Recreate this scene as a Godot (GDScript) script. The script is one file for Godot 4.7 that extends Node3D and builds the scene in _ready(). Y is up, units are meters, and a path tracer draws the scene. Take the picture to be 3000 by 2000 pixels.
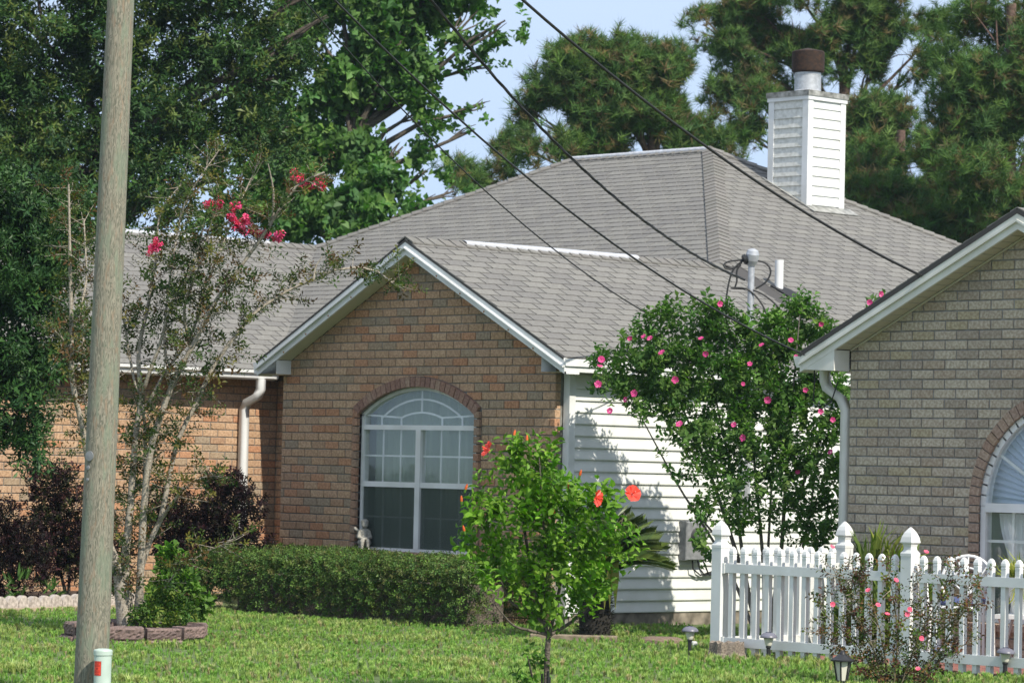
extends Node3D
# A suburban brick house with a gabled wing, its neighbour, a picket fence, shrubs, a utility pole and trees behind.
# x runs along the gabled brick wall, z towards the street, y up; the gabled wall stands on z = 0.

class MB:
	var v := PackedVector3Array()
	var n := PackedVector3Array()
	var c := PackedColorArray()
	var uv := PackedVector2Array()
	var col := Color.WHITE
	var T := Transform3D()
	func _put(p: Vector3, nn: Vector3, t := Vector2.ZERO) -> void:
		v.append(p); n.append(nn); c.append(col); uv.append(t)
	func tri(a: Vector3, b: Vector3, d: Vector3) -> void:   # counter-clockwise from outside
		a = T * a; b = T * b; d = T * d
		var nn := (b - a).cross(d - a).normalized()
		_put(a, nn); _put(d, nn); _put(b, nn)
	func quad(a: Vector3, b: Vector3, d: Vector3, e: Vector3) -> void:
		tri(a, b, d); tri(a, d, e)
	func box(lo: Vector3, hi: Vector3) -> void:
		var x0 := lo.x; var y0 := lo.y; var z0 := lo.z; var x1 := hi.x; var y1 := hi.y; var z1 := hi.z
		quad(Vector3(x0,y0,z1), Vector3(x1,y0,z1), Vector3(x1,y1,z1), Vector3(x0,y1,z1))
		quad(Vector3(x1,y0,z0), Vector3(x0,y0,z0), Vector3(x0,y1,z0), Vector3(x1,y1,z0))
		quad(Vector3(x1,y0,z1), Vector3(x1,y0,z0), Vector3(x1,y1,z0), Vector3(x1,y1,z1))
		quad(Vector3(x0,y0,z0), Vector3(x0,y0,z1), Vector3(x0,y1,z1), Vector3(x0,y1,z0))
		quad(Vector3(x0,y1,z1), Vector3(x1,y1,z1), Vector3(x1,y1,z0), Vector3(x0,y1,z0))
		quad(Vector3(x0,y0,z0), Vector3(x1,y0,z0), Vector3(x1,y0,z1), Vector3(x0,y0,z1))
	func brick(x0: float, x1: float, y0: float, y1: float, zf: float, dp: float, ch: float) -> void:   # front and four sides, front edges chamfered
		var a := [Vector3(x0+ch,y0+ch,zf), Vector3(x1-ch,y0+ch,zf), Vector3(x1-ch,y1-ch,zf), Vector3(x0+ch,y1-ch,zf)]
		var b := [Vector3(x0,y0,zf-ch), Vector3(x1,y0,zf-ch), Vector3(x1,y1,zf-ch), Vector3(x0,y1,zf-ch)]
		quad(a[0], a[1], a[2], a[3])
		for i in 4:
			var j := (i + 1) % 4
			quad(b[i], b[j], a[j], a[i])
			quad(b[i] - Vector3(0,0,dp), b[j] - Vector3(0,0,dp), b[j], b[i])
	func prism(poly: PackedVector2Array, z0: float, z1: float, back := true) -> void:
		if Geometry2D.is_polygon_clockwise(poly):
			poly = poly.duplicate(); poly.reverse()
		var ix := Geometry2D.triangulate_polygon(poly)
		for i in range(0, ix.size(), 3):
			var a := poly[ix[i]]; var b := poly[ix[i+1]]; var d := poly[ix[i+2]]
			if (b - a).cross(d - a) < 0:
				var s := b; b = d; d = s
			tri(Vector3(a.x,a.y,z1), Vector3(b.x,b.y,z1), Vector3(d.x,d.y,z1))
			if back: tri(Vector3(a.x,a.y,z0), Vector3(d.x,d.y,z0), Vector3(b.x,b.y,z0))
		for i in poly.size():
			var a := poly[i]; var b := poly[(i + 1) % poly.size()]
			quad(Vector3(a.x,a.y,z0), Vector3(b.x,b.y,z0), Vector3(b.x,b.y,z1), Vector3(a.x,a.y,z1))
	func tube(pts: Array, r0: float, r1: float, sides := 6, turn := 0.0) -> void:
		var m := pts.size()
		var up := Vector3(0.31, 0.2, 0.93)
		var rings := []
		var run := 0.0
		for i in m:
			var d: Vector3 = ((pts[mini(i+1, m-1)] as Vector3) - (pts[maxi(i-1, 0)] as Vector3)).normalized()
			var s := d.cross(up)
			if s.length() < 0.05: s = d.cross(Vector3.RIGHT)
			s = s.normalized()
			var w := s.cross(d).normalized()
			up = w
			if i > 0: run += (pts[i] as Vector3).distance_to(pts[i-1])
			var r := lerpf(r0, r1, float(i) / maxf(1.0, m - 1.0))
			var ring := []
			for k in sides + 1:
				var an := TAU * k / sides + turn
				var o := s * cos(an) - w * sin(an)
				ring.append([T * ((pts[i] as Vector3) + o * r), (T.basis * o).normalized(), Vector2(float(k) / sides, run)])
			rings.append(ring)
		for i in m - 1:
			for k in sides:
				var a: Array = rings[i][k]; var b: Array = rings[i][k+1]; var d: Array = rings[i+1][k+1]; var e: Array = rings[i+1][k]
				for q in [a, d, b, a, e, d]: _put(q[0], q[1], q[2])
		for end in [0, m - 1]:
			var ring: Array = rings[end]
			for k in range(1, sides - 1):
				var a: Vector3 = ring[0][0]; var b: Vector3 = ring[k][0]; var d: Vector3 = ring[k+1][0]
				var nn := (b - a).cross(d - a).normalized()
				if end != 0: nn = -nn
				var dd: Vector3 = T.basis * (((pts[end] as Vector3) - (pts[1 if end == 0 else m - 2] as Vector3)))
				if nn.dot(dd) < 0: nn = -nn
				if (b - a).cross(d - a).dot(nn) > 0:
					_put(a, nn); _put(d, nn); _put(b, nn)
				else:
					_put(a, nn); _put(b, nn); _put(d, nn)
	func lathe(prof: Array, seg: int, turn := 0.0, flat := false) -> void:   # prof: Vector2(radius, height), bottom to top
		for i in prof.size() - 1:
			var p: Vector2 = prof[i]; var q: Vector2 = prof[i+1]
			var sl := Vector2(q.y - p.y, p.x - q.x).normalized()
			for k in seg:
				var a0 := TAU * k / seg + turn; var a1 := TAU * (k + 1) / seg + turn
				var A := Vector3(p.x*cos(a0), p.y, p.x*sin(a0)); var B := Vector3(p.x*cos(a1), p.y, p.x*sin(a1))
				var C := Vector3(q.x*cos(a1), q.y, q.x*sin(a1)); var D := Vector3(q.x*cos(a0), q.y, q.x*sin(a0))
				if flat:
					quad(B, A, D, C)
				else:
					var n0 := (T.basis * Vector3(cos(a0)*sl.x, sl.y, sin(a0)*sl.x)).normalized()
					var n1 := (T.basis * Vector3(cos(a1)*sl.x, sl.y, sin(a1)*sl.x)).normalized()
					var u0 := Vector2(float(k)/seg, p.y); var u1 := Vector2(float(k+1)/seg, p.y); var u2 := Vector2(float(k+1)/seg, q.y); var u3 := Vector2(float(k)/seg, q.y)
					_put(T*A, n0, u0); _put(T*B, n1, u1); _put(T*C, n1, u2)
					_put(T*A, n0, u0); _put(T*C, n1, u2); _put(T*D, n0, u3)
	func leaf(base: Vector3, dir: Vector3, up: Vector3, ln: float, w: float, fold := 0.25) -> void:   # two halves folded on the midrib
		var s := dir.cross(up).normalized()
		var nn := s.cross(dir).normalized()
		var tip := base + dir * ln - nn * ln * 0.12
		var m1 := base + dir * ln * 0.36
		var m2 := base + dir * ln * 0.72
		var l1 := m1 + s * w * 0.5 + nn * w * fold; var r1 := m1 - s * w * 0.5 + nn * w * fold
		var l2 := m2 + s * w * 0.36 + nn * w * fold * 0.7; var r2 := m2 - s * w * 0.36 + nn * w * fold * 0.7
		tri(base, m2, l1); tri(l1, m2, l2); tri(l2, m2, tip)
		tri(base, r1, m2); tri(r1, r2, m2); tri(r2, tip, m2)
	func petal(o: Vector3, ln: float, w: float) -> void:   # broad rounded petal opening along o, cupped
		var s := Vector3(-o.z, 0, o.x)
		var q := []
		for k in [[0.12,-0.08],[0.45,-0.36],[0.75,-0.5],[0.95,-0.33],[1.03,0.0],[0.95,0.33],[0.75,0.5],[0.45,0.36],[0.12,0.08]]:
			q.append(o * ln * (k[0] + (0.10 * sin(k[1] * 17.0 + ln * 900.0) if k[0] > 0.7 else 0.0)) + s * w * k[1] + Vector3.UP * ln * (0.95 * k[0] - 0.42 * k[0] * k[0] + 0.13 * sin(k[0] * 9.0 + k[1] * 9.0)))
		for i in range(1, 8): tri(q[0], q[i + 1], q[i])
	func leaf2(base: Vector3, dir: Vector3, up: Vector3, ln: float, w: float) -> void:
		var s := dir.cross(up).normalized()
		var nn := s.cross(dir).normalized()
		var tip := base + dir * ln - nn * ln * 0.1
		var m := base + dir * ln * 0.5 + nn * w * 0.2
		tri(base, tip, m + s * w * 0.5); tri(base, m - s * w * 0.5, tip)
	func mesh() -> ArrayMesh:
		var a := []
		a.resize(Mesh.ARRAY_MAX)
		a[Mesh.ARRAY_VERTEX] = v; a[Mesh.ARRAY_NORMAL] = n; a[Mesh.ARRAY_COLOR] = c; a[Mesh.ARRAY_TEX_UV] = uv
		var m := ArrayMesh.new()
		m.add_surface_from_arrays(Mesh.PRIMITIVE_TRIANGLES, a)
		return m

var rng := RandomNumberGenerator.new()
var M := {}
const RIGHT := Vector3(0.683, 0, -0.731)
const AWAY := Vector3(-0.731, 0, -0.683)
const S := 0.517            # roof pitch
var CA := cos(atan(0.517))
var SA := sin(atan(0.517))

func lin(r: float, g: float, b: float) -> Color:
	return Color(r, g, b).linear_to_srgb()

func noise_tex(freq: float, dark: Color, light: Color, size := 512, octaves := 4, sd := 1, kind := FastNoiseLite.TYPE_SIMPLEX_SMOOTH, mid := 0.5) -> NoiseTexture2D:
	var f := FastNoiseLite.new()
	f.noise_type = kind; f.frequency = freq; f.fractal_octaves = octaves; f.seed = sd
	var g := Gradient.new()
	g.set_color(0, dark); g.set_color(1, light)
	g.add_point(mid, dark.lerp(light, 0.5))
	var t := NoiseTexture2D.new()
	t.width = size; t.height = size; t.seamless = true; t.noise = f; t.color_ramp = g; t.normalize = true
	return t

func mat(key: String, col: Color, rough: float, tex: Texture2D = null, scale := 1.0, vc := false, bump: Texture2D = null, bump_cm := 0.2) -> StandardMaterial3D:
	var m := StandardMaterial3D.new()
	m.resource_name = key
	m.albedo_color = col; m.roughness = rough
	if tex or bump:
		m.uv1_triplanar = true; m.uv1_world_triplanar = true; m.uv1_scale = Vector3.ONE * scale
	if tex: m.albedo_texture = tex
	if bump:
		m.heightmap_enabled = true; m.heightmap_texture = bump; m.heightmap_scale = bump_cm
	m.vertex_color_use_as_albedo = vc
	M[key] = m
	return m

func leafmat(key: String, rough: float, back: Color, spec := 0.5) -> void:
	var m := mat(key, Color.WHITE, rough, null, 1.0, true)
	m.metallic_specular = spec
	m.backlight_enabled = true; m.backlight = back
	m.cull_mode = BaseMaterial3D.CULL_DISABLED

func part(mb: MB, called: String, m: String, parent: Node, label := "") -> MeshInstance3D:
	return inst(mb.mesh(), called, m, parent, Transform3D(), label)

func inst(mesh: Mesh, called: String, m: String, parent: Node, t := Transform3D(), label := "") -> MeshInstance3D:
	var o := MeshInstance3D.new()
	o.name = called; o.mesh = mesh; o.material_override = M[m]; o.transform = t
	parent.add_child(o, true)
	if label: o.set_meta("label", label)
	return o

func thing(called: String, label: String, category: String, group := "", at := Vector3.ZERO, turn := 0.0) -> Node3D:
	var o := Node3D.new()
	o.name = called; o.position = at; o.rotation.y = turn
	add_child(o, true)
	tag(o, label, category, group)
	return o

func tag(o: Node, label: String, category: String, group := "") -> void:
	o.set_meta("label", label); o.set_meta("category", category)
	if group: o.set_meta("group", group)

# many sprays of leaves joined into one mesh
func scatter_mesh(called: String, mesh: Mesh, m: String, xf: Array, cols: Array, parent: Node) -> MeshInstance3D:
	var src := mesh.surface_get_arrays(0)
	var sv: PackedVector3Array = src[Mesh.ARRAY_VERTEX]; var sn: PackedVector3Array = src[Mesh.ARRAY_NORMAL]; var scol: PackedColorArray = src[Mesh.ARRAY_COLOR]
	var cache := {}
	var v := PackedVector3Array(); var n := PackedVector3Array(); var c := PackedColorArray()
	for i in xf.size():
		var t: Transform3D = xf[i]
		v.append_array(t * sv)
		n.append_array(Transform3D(t.basis.orthonormalized(), Vector3.ZERO) * sn)
		var k: Color = cols[i]
		var key := Vector3i((Vector3(k.r, k.g, k.b) * 150.0).round())
		if not cache.has(key):
			var a := PackedColorArray()
			for q in scol: a.append(Color(q.r * k.r, q.g * k.g, q.b * k.b))
			cache[key] = a
		c.append_array(cache[key])
	var a := []
	a.resize(Mesh.ARRAY_MAX)
	a[Mesh.ARRAY_VERTEX] = v; a[Mesh.ARRAY_NORMAL] = n; a[Mesh.ARRAY_COLOR] = c
	var out := ArrayMesh.new()
	out.add_surface_from_arrays(Mesh.PRIMITIVE_TRIANGLES, a)
	return inst(out, called, m, parent)

func rdir() -> Vector3:
	var z := rng.randf_range(-1, 1); var a := rng.randf() * TAU; var r := sqrt(1 - z * z)
	return Vector3(r * cos(a), z, r * sin(a))

func frame(axis: Vector3, spin: float, sc: float) -> Basis:
	var y := axis.normalized()
	var x := y.cross(Vector3(0.3, 0.1, 0.95))
	if x.length() < 0.1: x = y.cross(Vector3.RIGHT)
	x = x.normalized()
	return Basis(x, y, x.cross(y)).rotated(y, spin).scaled(Vector3.ONE * sc)

func tint(base: Color, spread: float) -> Color:
	var k := 1.0 + rng.randf_range(-spread, spread)
	return Color(base.r * k * rng.randf_range(0.9, 1.1), base.g * k, base.b * k * rng.randf_range(0.85, 1.15))

# leaf sprays spread through a list of blobs [centre, radius, radius in depth]
func crown(parent: Node, called: String, blobs: Array, count: int, meshes: Array, m: String, bases: Array, sc := 1.0, gap := -0.25, gap_freq := 1.2, up := 0.5, inner := 0.25, sd := 1, clump := 0.0) -> void:
	var f := FastNoiseLite.new()
	f.seed = sd; f.frequency = gap_freq; f.fractal_octaves = 2
	var total := 0.0
	for b in blobs: total += b[1] * b[1] * sqrt(b[2] / b[1])
	var xf := []; var cl := []
	for k in meshes.size():
		xf.append([]); cl.append([])
	for b in blobs:
		var nb := int(count * b[1] * b[1] * sqrt(b[2] / b[1]) / total)
		var heart := b[0] as Vector3; var left := 0; var d := Vector3.UP
		for i in nb:
			var p: Vector3
			if left == 0 or clump == 0.0:
				d = rdir()
				var r := lerpf(inner, 1.0, sqrt(rng.randf()))
				heart = b[0] + (RIGHT * d.x + Vector3.UP * d.y) * r * b[1] + AWAY * d.z * r * b[2]
				left = rng.randi_range(9, 20)
			left -= 1
			p = heart
			if clump > 0.0: p += rdir() * Vector3(1, 0.75, 1) * clump * pow(rng.randf(), 0.45)
			if f.get_noise_3dv(p) < gap or p.y < 0.03: continue
			var ax := d * 0.7 + Vector3.UP * up + rdir() * 0.6
			var k := rng.randi() % meshes.size()
			xf[k].append(Transform3D(frame(ax, rng.randf() * TAU, sc * rng.randf_range(0.7, 1.3)), p))
			cl[k].append(tint(bases[rng.randi() % bases.size()], 0.25))
	for k in meshes.size():
		if xf[k].size(): scatter_mesh(called, meshes[k], m, xf[k], cl[k], parent)

func spray(nl: int, stem: float, ln: float, w: float, fine := false, spread := 0.9) -> ArrayMesh:   # a twig with leaves, along +y
	var mb := MB.new()
	for i in nl:
		var t := float(i) / nl
		var an := i * 2.4 + rng.randf_range(-0.4, 0.4)
		var o := Vector3(cos(an), 0, sin(an))
		var d := (o * spread + Vector3.UP * rng.randf_range(0.1, 0.9) + rdir() * 0.25).normalized()
		var base := Vector3.UP * stem * t
		var s := rng.randf_range(0.75, 1.15)
		var g := rng.randf_range(0.82, 1.15)
		mb.col = Color(g, g, g)
		if fine: mb.leaf(base + o * 0.006, d, Vector3.UP + rdir() * 0.3, ln * s, w * s)
		else: mb.leaf2(base + o * 0.006, d, Vector3.UP + rdir() * 0.3, ln * s, w * s)
	return mb.mesh()

func tuft(nl: int, ln: float, w: float) -> ArrayMesh:   # pine needles bursting from a shoot tip
	var mb := MB.new()
	for i in nl:
		var d := (rdir() + Vector3.UP * 0.75).normalized()
		var s := d.cross(rdir()).normalized()
		var b := Vector3.UP * rng.randf_range(-0.4, 0.1) * ln
		var g := rng.randf_range(0.8, 1.2)
		mb.col = Color(g, g, g)
		mb.tri(b - s * w * 0.5, b + s * w * 0.5, b + d * ln * rng.randf_range(0.7, 1.1))
	return mb.mesh()

var POLE_BASE := Vector3(5.431,-0.300,9.065)
var POLE_TOP := Vector3(5.764,7.600,9.145)
var WIRE_1 := [Vector3(5.697,5.414,9.129),Vector3(5.493,5.247,8.733),Vector3(5.290,5.085,8.338),Vector3(5.087,4.928,7.942),Vector3(4.883,4.776,7.546),Vector3(4.680,4.628,7.151),Vector3(4.476,4.486,6.755),Vector3(4.273,4.349,6.360),Vector3(4.069,4.217,5.964),Vector3(3.866,4.089,5.569),Vector3(3.662,3.967,5.173),Vector3(3.459,3.849,4.777),Vector3(3.255,3.737,4.382),Vector3(3.052,3.629,3.986),Vector3(2.848,3.526,3.591),Vector3(2.645,3.429,3.195),Vector3(2.441,3.336,2.800),Vector3(2.238,3.248,2.404),Vector3(2.035,3.165,2.008),Vector3(1.831,3.087,1.613),Vector3(1.628,3.014,1.217),Vector3(1.424,2.946,0.822),Vector3(1.221,2.883,0.426),Vector3(1.017,2.825,0.030),Vector3(0.814,2.771,-0.365),Vector3(0.610,2.723,-0.761)]
var WIRE_2 := [Vector3(5.697,5.449,9.129),Vector3(5.600,5.261,8.778),Vector3(5.504,5.078,8.427),Vector3(5.407,4.901,8.077),Vector3(5.311,4.730,7.726),Vector3(5.214,4.564,7.376),Vector3(5.118,4.403,7.025),Vector3(5.021,4.248,6.674),Vector3(4.925,4.098,6.324),Vector3(4.828,3.954,5.973),Vector3(4.732,3.815,5.622),Vector3(4.635,3.681,5.272),Vector3(4.539,3.553,4.921),Vector3(4.442,3.431,4.571),Vector3(4.346,3.314,4.220),Vector3(4.249,3.202,3.869),Vector3(4.153,3.096,3.519),Vector3(4.056,2.995,3.168),Vector3(3.960,2.900,2.817),Vector3(3.863,2.810,2.467),Vector3(3.767,2.726,2.116),Vector3(3.670,2.647,1.766),Vector3(3.574,2.573,1.415),Vector3(3.477,2.505,1.064),Vector3(3.381,2.443,0.714),Vector3(3.284,2.386,0.363)]
var WIRE_3 := [Vector3(5.697,6.771,9.129),Vector3(5.476,6.519,8.675),Vector3(5.256,6.277,8.221),Vector3(5.035,6.043,7.767),Vector3(4.815,5.819,7.313),Vector3(4.594,5.604,6.859),Vector3(4.374,5.399,6.406),Vector3(4.153,5.202,5.952),Vector3(3.933,5.014,5.498),Vector3(3.712,4.836,5.044),Vector3(3.492,4.667,4.590),Vector3(3.271,4.507,4.136),Vector3(3.051,4.356,3.683),Vector3(2.830,4.214,3.229),Vector3(2.610,4.081,2.775),Vector3(2.389,3.958,2.321),Vector3(2.169,3.843,1.867),Vector3(1.948,3.738,1.413),Vector3(1.728,3.642,0.959),Vector3(1.507,3.555,0.506),Vector3(1.287,3.477,0.052),Vector3(1.066,3.408,-0.402),Vector3(0.846,3.349,-0.856),Vector3(0.625,3.298,-1.310),Vector3(0.405,3.257,-1.764),Vector3(0.184,3.225,-2.218)]
var WIRE_4 := [Vector3(5.697,6.472,9.129),Vector3(5.649,6.261,8.772),Vector3(5.601,6.056,8.415),Vector3(5.554,5.857,8.058),Vector3(5.506,5.664,7.701),Vector3(5.458,5.477,7.345),Vector3(5.410,5.296,6.988),Vector3(5.362,5.120,6.631),Vector3(5.315,4.951,6.274),Vector3(5.267,4.787,5.917),Vector3(5.219,4.629,5.560),Vector3(5.171,4.477,5.203),Vector3(5.123,4.331,4.847),Vector3(5.076,4.191,4.490),Vector3(5.028,4.057,4.133),Vector3(4.980,3.928,3.776),Vector3(4.932,3.806,3.419),Vector3(4.884,3.689,3.062),Vector3(4.837,3.578,2.706),Vector3(4.789,3.473,2.349),Vector3(4.741,3.374,1.992),Vector3(4.693,3.281,1.635),Vector3(4.645,3.194,1.278),Vector3(4.598,3.112,0.921),Vector3(4.550,3.037,0.564),Vector3(4.502,2.967,0.208)]
var CREPE_STEMS := [[0.075,0.05,[Vector3(0.095,0.015,4.826),Vector3(0.079,0.236,4.856),Vector3(0.063,0.480,4.886),Vector3(0.039,0.615,4.919)]],
	[0.032,0.008,[Vector3(0.043,0.609,4.915),Vector3(0.045,0.723,4.981),Vector3(-0.013,1.262,5.136),Vector3(-0.031,1.719,5.244),Vector3(-0.037,2.014,5.329),Vector3(-0.004,2.604,5.389),Vector3(0.030,2.978,5.436),Vector3(0.065,3.566,5.494)]],
	[0.02,0.006,[Vector3(-0.178,2.018,5.229),Vector3(-0.009,2.306,5.431),Vector3(0.125,2.428,5.661)]],
	[0.018,0.005,[Vector3(-0.083,1.261,5.086),Vector3(-0.169,1.940,5.106),Vector3(-0.241,2.623,5.110),Vector3(-0.277,2.846,5.051),Vector3(-0.346,3.343,5.042)]],
	[0.04,0.02,[Vector3(0.104,0.210,4.827),Vector3(0.093,0.481,4.854),Vector3(0.091,0.616,4.864),Vector3(0.121,0.997,4.852),Vector3(0.156,1.541,4.845),Vector3(0.194,1.921,4.826)]],
	[0.02,0.005,[Vector3(0.194,1.921,4.826),Vector3(0.103,2.277,4.796),Vector3(0.077,2.637,4.697),Vector3(0.044,3.027,4.607),Vector3(-0.003,3.419,4.533),Vector3(0.033,3.651,4.361)]],
	[0.018,0.005,[Vector3(0.194,1.921,4.826),Vector3(0.291,2.056,4.846),Vector3(0.433,2.353,4.828),Vector3(0.566,2.675,4.821),Vector3(0.733,2.889,4.771),Vector3(0.875,3.315,4.760)]],
	[0.014,0.004,[Vector3(0.194,1.921,4.826),Vector3(0.103,2.057,4.833),Vector3(0.015,2.358,4.845),Vector3(-0.076,2.687,4.863)]],
	[0.028,0.012,[Vector3(0.149,0.212,4.779),Vector3(0.110,0.481,4.725),Vector3(0.075,0.997,4.682),Vector3(0.030,1.543,4.650),Vector3(-0.042,1.927,4.639)]],
	[0.034,0.008,[Vector3(0.158,0.212,4.769),Vector3(0.210,0.539,4.799),Vector3(0.278,1.136,4.826),Vector3(0.360,1.554,4.827),Vector3(0.509,2.012,4.760),Vector3(0.648,2.292,4.693),Vector3(0.829,2.689,4.588),Vector3(0.964,2.883,4.521),Vector3(1.168,3.221,4.387),Vector3(1.245,3.313,4.377),Vector3(1.410,3.580,4.282),Vector3(1.595,3.688,4.156)]],
	[0.014,0.004,[Vector3(0.364,2.016,4.649),Vector3(0.285,2.226,4.657),Vector3(0.232,2.473,4.639),Vector3(0.223,2.913,4.585),Vector3(0.257,3.467,4.492),Vector3(0.402,3.916,4.273)]],
	[0.024,0.007,[Vector3(0.173,0.538,4.771),Vector3(0.220,0.783,4.716),Vector3(0.266,0.940,4.658),Vector3(0.308,1.281,4.613),Vector3(0.348,1.576,4.568),Vector3(0.429,1.840,4.478),Vector3(0.531,2.173,4.369),Vector3(0.648,2.430,4.239),Vector3(0.732,2.594,4.140),Vector3(0.792,2.676,4.062),Vector3(0.893,2.784,3.941),Vector3(1.036,2.885,3.776),Vector3(1.152,2.969,3.638),Vector3(1.268,2.995,3.497),Vector3(1.357,2.964,3.382),Vector3(1.427,2.880,3.284),Vector3(1.476,2.842,3.210)]],
	[0.016,0.004,[Vector3(0.286,0.940,4.673),Vector3(0.425,1.060,4.678),Vector3(0.572,1.187,4.673),Vector3(0.752,1.283,4.632),Vector3(0.923,1.302,4.597)]],
	[0.01,0.003,[Vector3(1.142,2.877,3.864),Vector3(1.156,2.984,3.854),Vector3(1.194,3.066,3.818)]],
	[0.012,0.004,[Vector3(0.927,3.342,4.120),Vector3(1.009,3.565,4.190),Vector3(1.062,3.771,4.292)]],
	[0.014,0.004,[Vector3(0.221,1.830,4.792),Vector3(0.260,2.115,4.648),Vector3(0.345,2.425,4.457),Vector3(0.380,2.869,4.326),Vector3(0.493,3.483,4.122),Vector3(0.548,3.850,3.967)]],
	[0.014,0.004,[Vector3(0.467,2.299,4.554),Vector3(0.571,2.627,4.706),Vector3(0.800,2.997,4.725),Vector3(1.029,3.523,4.753)]],
	[0.007,0.003,[Vector3(0.223,0.214,4.700),Vector3(0.455,0.548,4.616),Vector3(0.684,0.690,4.526),Vector3(0.930,0.819,4.416)]]]
var OAK_BLOBS := [[Vector3(-15.508,7.242,-4.751),1.16,1.16],
	[Vector3(-14.388,7.188,-5.953),1.03,1.03],
	[Vector3(-13.126,6.972,-6.583),0.70,0.70],
	[Vector3(-12.482,6.739,-6.993),0.34,0.34],
	[Vector3(-12.261,7.240,-7.201),0.20,0.20],
	[Vector3(-13.569,6.012,-6.162),0.83,0.83],
	[Vector3(-12.739,5.790,-6.770),0.40,0.40],
	[Vector3(-14.937,5.622,-5.452),1.03,1.03],
	[Vector3(-15.206,5.553,-4.435),0.88,0.88],
	[Vector3(-13.580,4.923,-5.477),0.42,0.42],
	[Vector3(-12.939,5.122,-6.153),0.25,0.25],
	[Vector3(-16.326,6.578,-3.912),1.48,1.48],
	[Vector3(-14.744,8.679,-5.490),1.25,1.25],
	[Vector3(-12.955,8.419,-6.686),1.01,1.01],
	[Vector3(-14.436,4.628,-4.577),0.56,0.56],
	[Vector3(-13.887,4.735,-5.159),0.33,0.33],
	[Vector3(-12.315,7.900,-7.400),0.16,0.16],
	[Vector3(-12.850,4.630,-5.542),0.15,0.15]]
var NEAR_BLOBS := [[Vector3(-3.807,3.343,3.324),0.47,0.50],
	[Vector3(-3.670,3.617,2.899),0.35,0.40],
	[Vector3(-3.926,3.734,3.179),0.38,0.40],
	[Vector3(-3.609,2.613,3.511),0.46,0.50],
	[Vector3(-3.497,2.964,3.264),0.34,0.50],
	[Vector3(-3.508,2.215,3.381),0.28,0.40],
	[Vector3(-3.535,1.840,3.536),0.34,0.40],
	[Vector3(-3.349,1.569,3.322),0.20,0.30],
	[Vector3(-3.337,2.437,3.210),0.20,0.30],
	[Vector3(-4.211,3.392,3.759),0.81,0.81],
	[Vector3(-4.035,2.296,3.803),0.62,0.62]]
var GUM_BLOBS := [[Vector3(-18.287,8.249,-11.982),0.64,0.64],
	[Vector3(-17.640,8.271,-12.675),0.54,0.54],
	[Vector3(-17.027,8.396,-13.324),0.48,0.48],
	[Vector3(-16.486,8.466,-13.899),0.33,0.33],
	[Vector3(-15.835,8.252,-13.875),0.11,0.11],
	[Vector3(-18.591,6.976,-11.728),0.59,0.59],
	[Vector3(-18.012,7.206,-12.334),0.54,0.54],
	[Vector3(-17.471,7.329,-12.907),0.48,0.48],
	[Vector3(-16.856,7.665,-13.547),0.33,0.33],
	[Vector3(-16.424,7.627,-14.011),0.17,0.17],
	[Vector3(-16.431,7.048,-14.036),0.12,0.12],
	[Vector3(-17.153,6.866,-13.273),0.17,0.17],
	[Vector3(-16.545,6.623,-13.938),0.12,0.12],
	[Vector3(-18.312,6.196,-12.069),0.48,0.48],
	[Vector3(-17.807,6.371,-12.601),0.43,0.43],
	[Vector3(-17.303,6.335,-13.142),0.12,0.12],
	[Vector3(-17.762,5.323,-11.240),0.48,0.48],
	[Vector3(-17.338,5.389,-11.691),0.42,0.42],
	[Vector3(-16.877,5.559,-12.174),0.32,0.32],
	[Vector3(-16.598,5.362,-12.485),0.11,0.11],
	[Vector3(-17.056,5.975,-13.426),0.12,0.12],
	[Vector3(-17.007,5.556,-13.502),0.12,0.12],
	[Vector3(-16.772,5.669,-13.747),0.12,0.12],
	[Vector3(-18.113,5.518,-10.854),0.48,0.48],
	[Vector3(-17.474,4.977,-10.102),0.36,0.36],
	[Vector3(-16.609,5.003,-11.759),0.27,0.27],
	[Vector3(-17.915,9.314,-12.322),0.80,0.80],
	[Vector3(-16.834,9.402,-13.474),0.80,0.80]]
var PINE_A := [[Vector3(-22.572,8.799,-22.025),0.47,0.47],
	[Vector3(-22.014,8.880,-22.618),0.47,0.47],
	[Vector3(-21.457,8.773,-23.220),0.41,0.41],
	[Vector3(-23.007,8.346,-21.585),0.28,0.28],
	[Vector3(-23.183,7.963,-21.417),0.22,0.22],
	[Vector3(-22.366,8.116,-22.283),0.60,0.60],
	[Vector3(-21.723,8.074,-22.974),0.53,0.53],
	[Vector3(-21.209,8.029,-23.527),0.28,0.28],
	[Vector3(-23.447,7.390,-21.166),0.16,0.16],
	[Vector3(-22.296,7.246,-20.940),0.34,0.34],
	[Vector3(-22.332,7.364,-22.361),0.35,0.35],
	[Vector3(-22.808,6.797,-20.417),0.14,0.14],
	[Vector3(-22.784,8.980,-21.788),0.14,0.14],
	[Vector3(-21.345,7.460,-23.413),0.16,0.16],
	[Vector3(-23.149,6.539,-20.067),0.14,0.14],
	[Vector3(-25.665,7.040,-21.743),0.14,0.14],
	[Vector3(-25.446,6.918,-21.985),0.14,0.14],
	[Vector3(-21.647,7.698,-24.543),0.22,0.22],
	[Vector3(-21.435,7.195,-24.798),0.14,0.14]]
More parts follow.
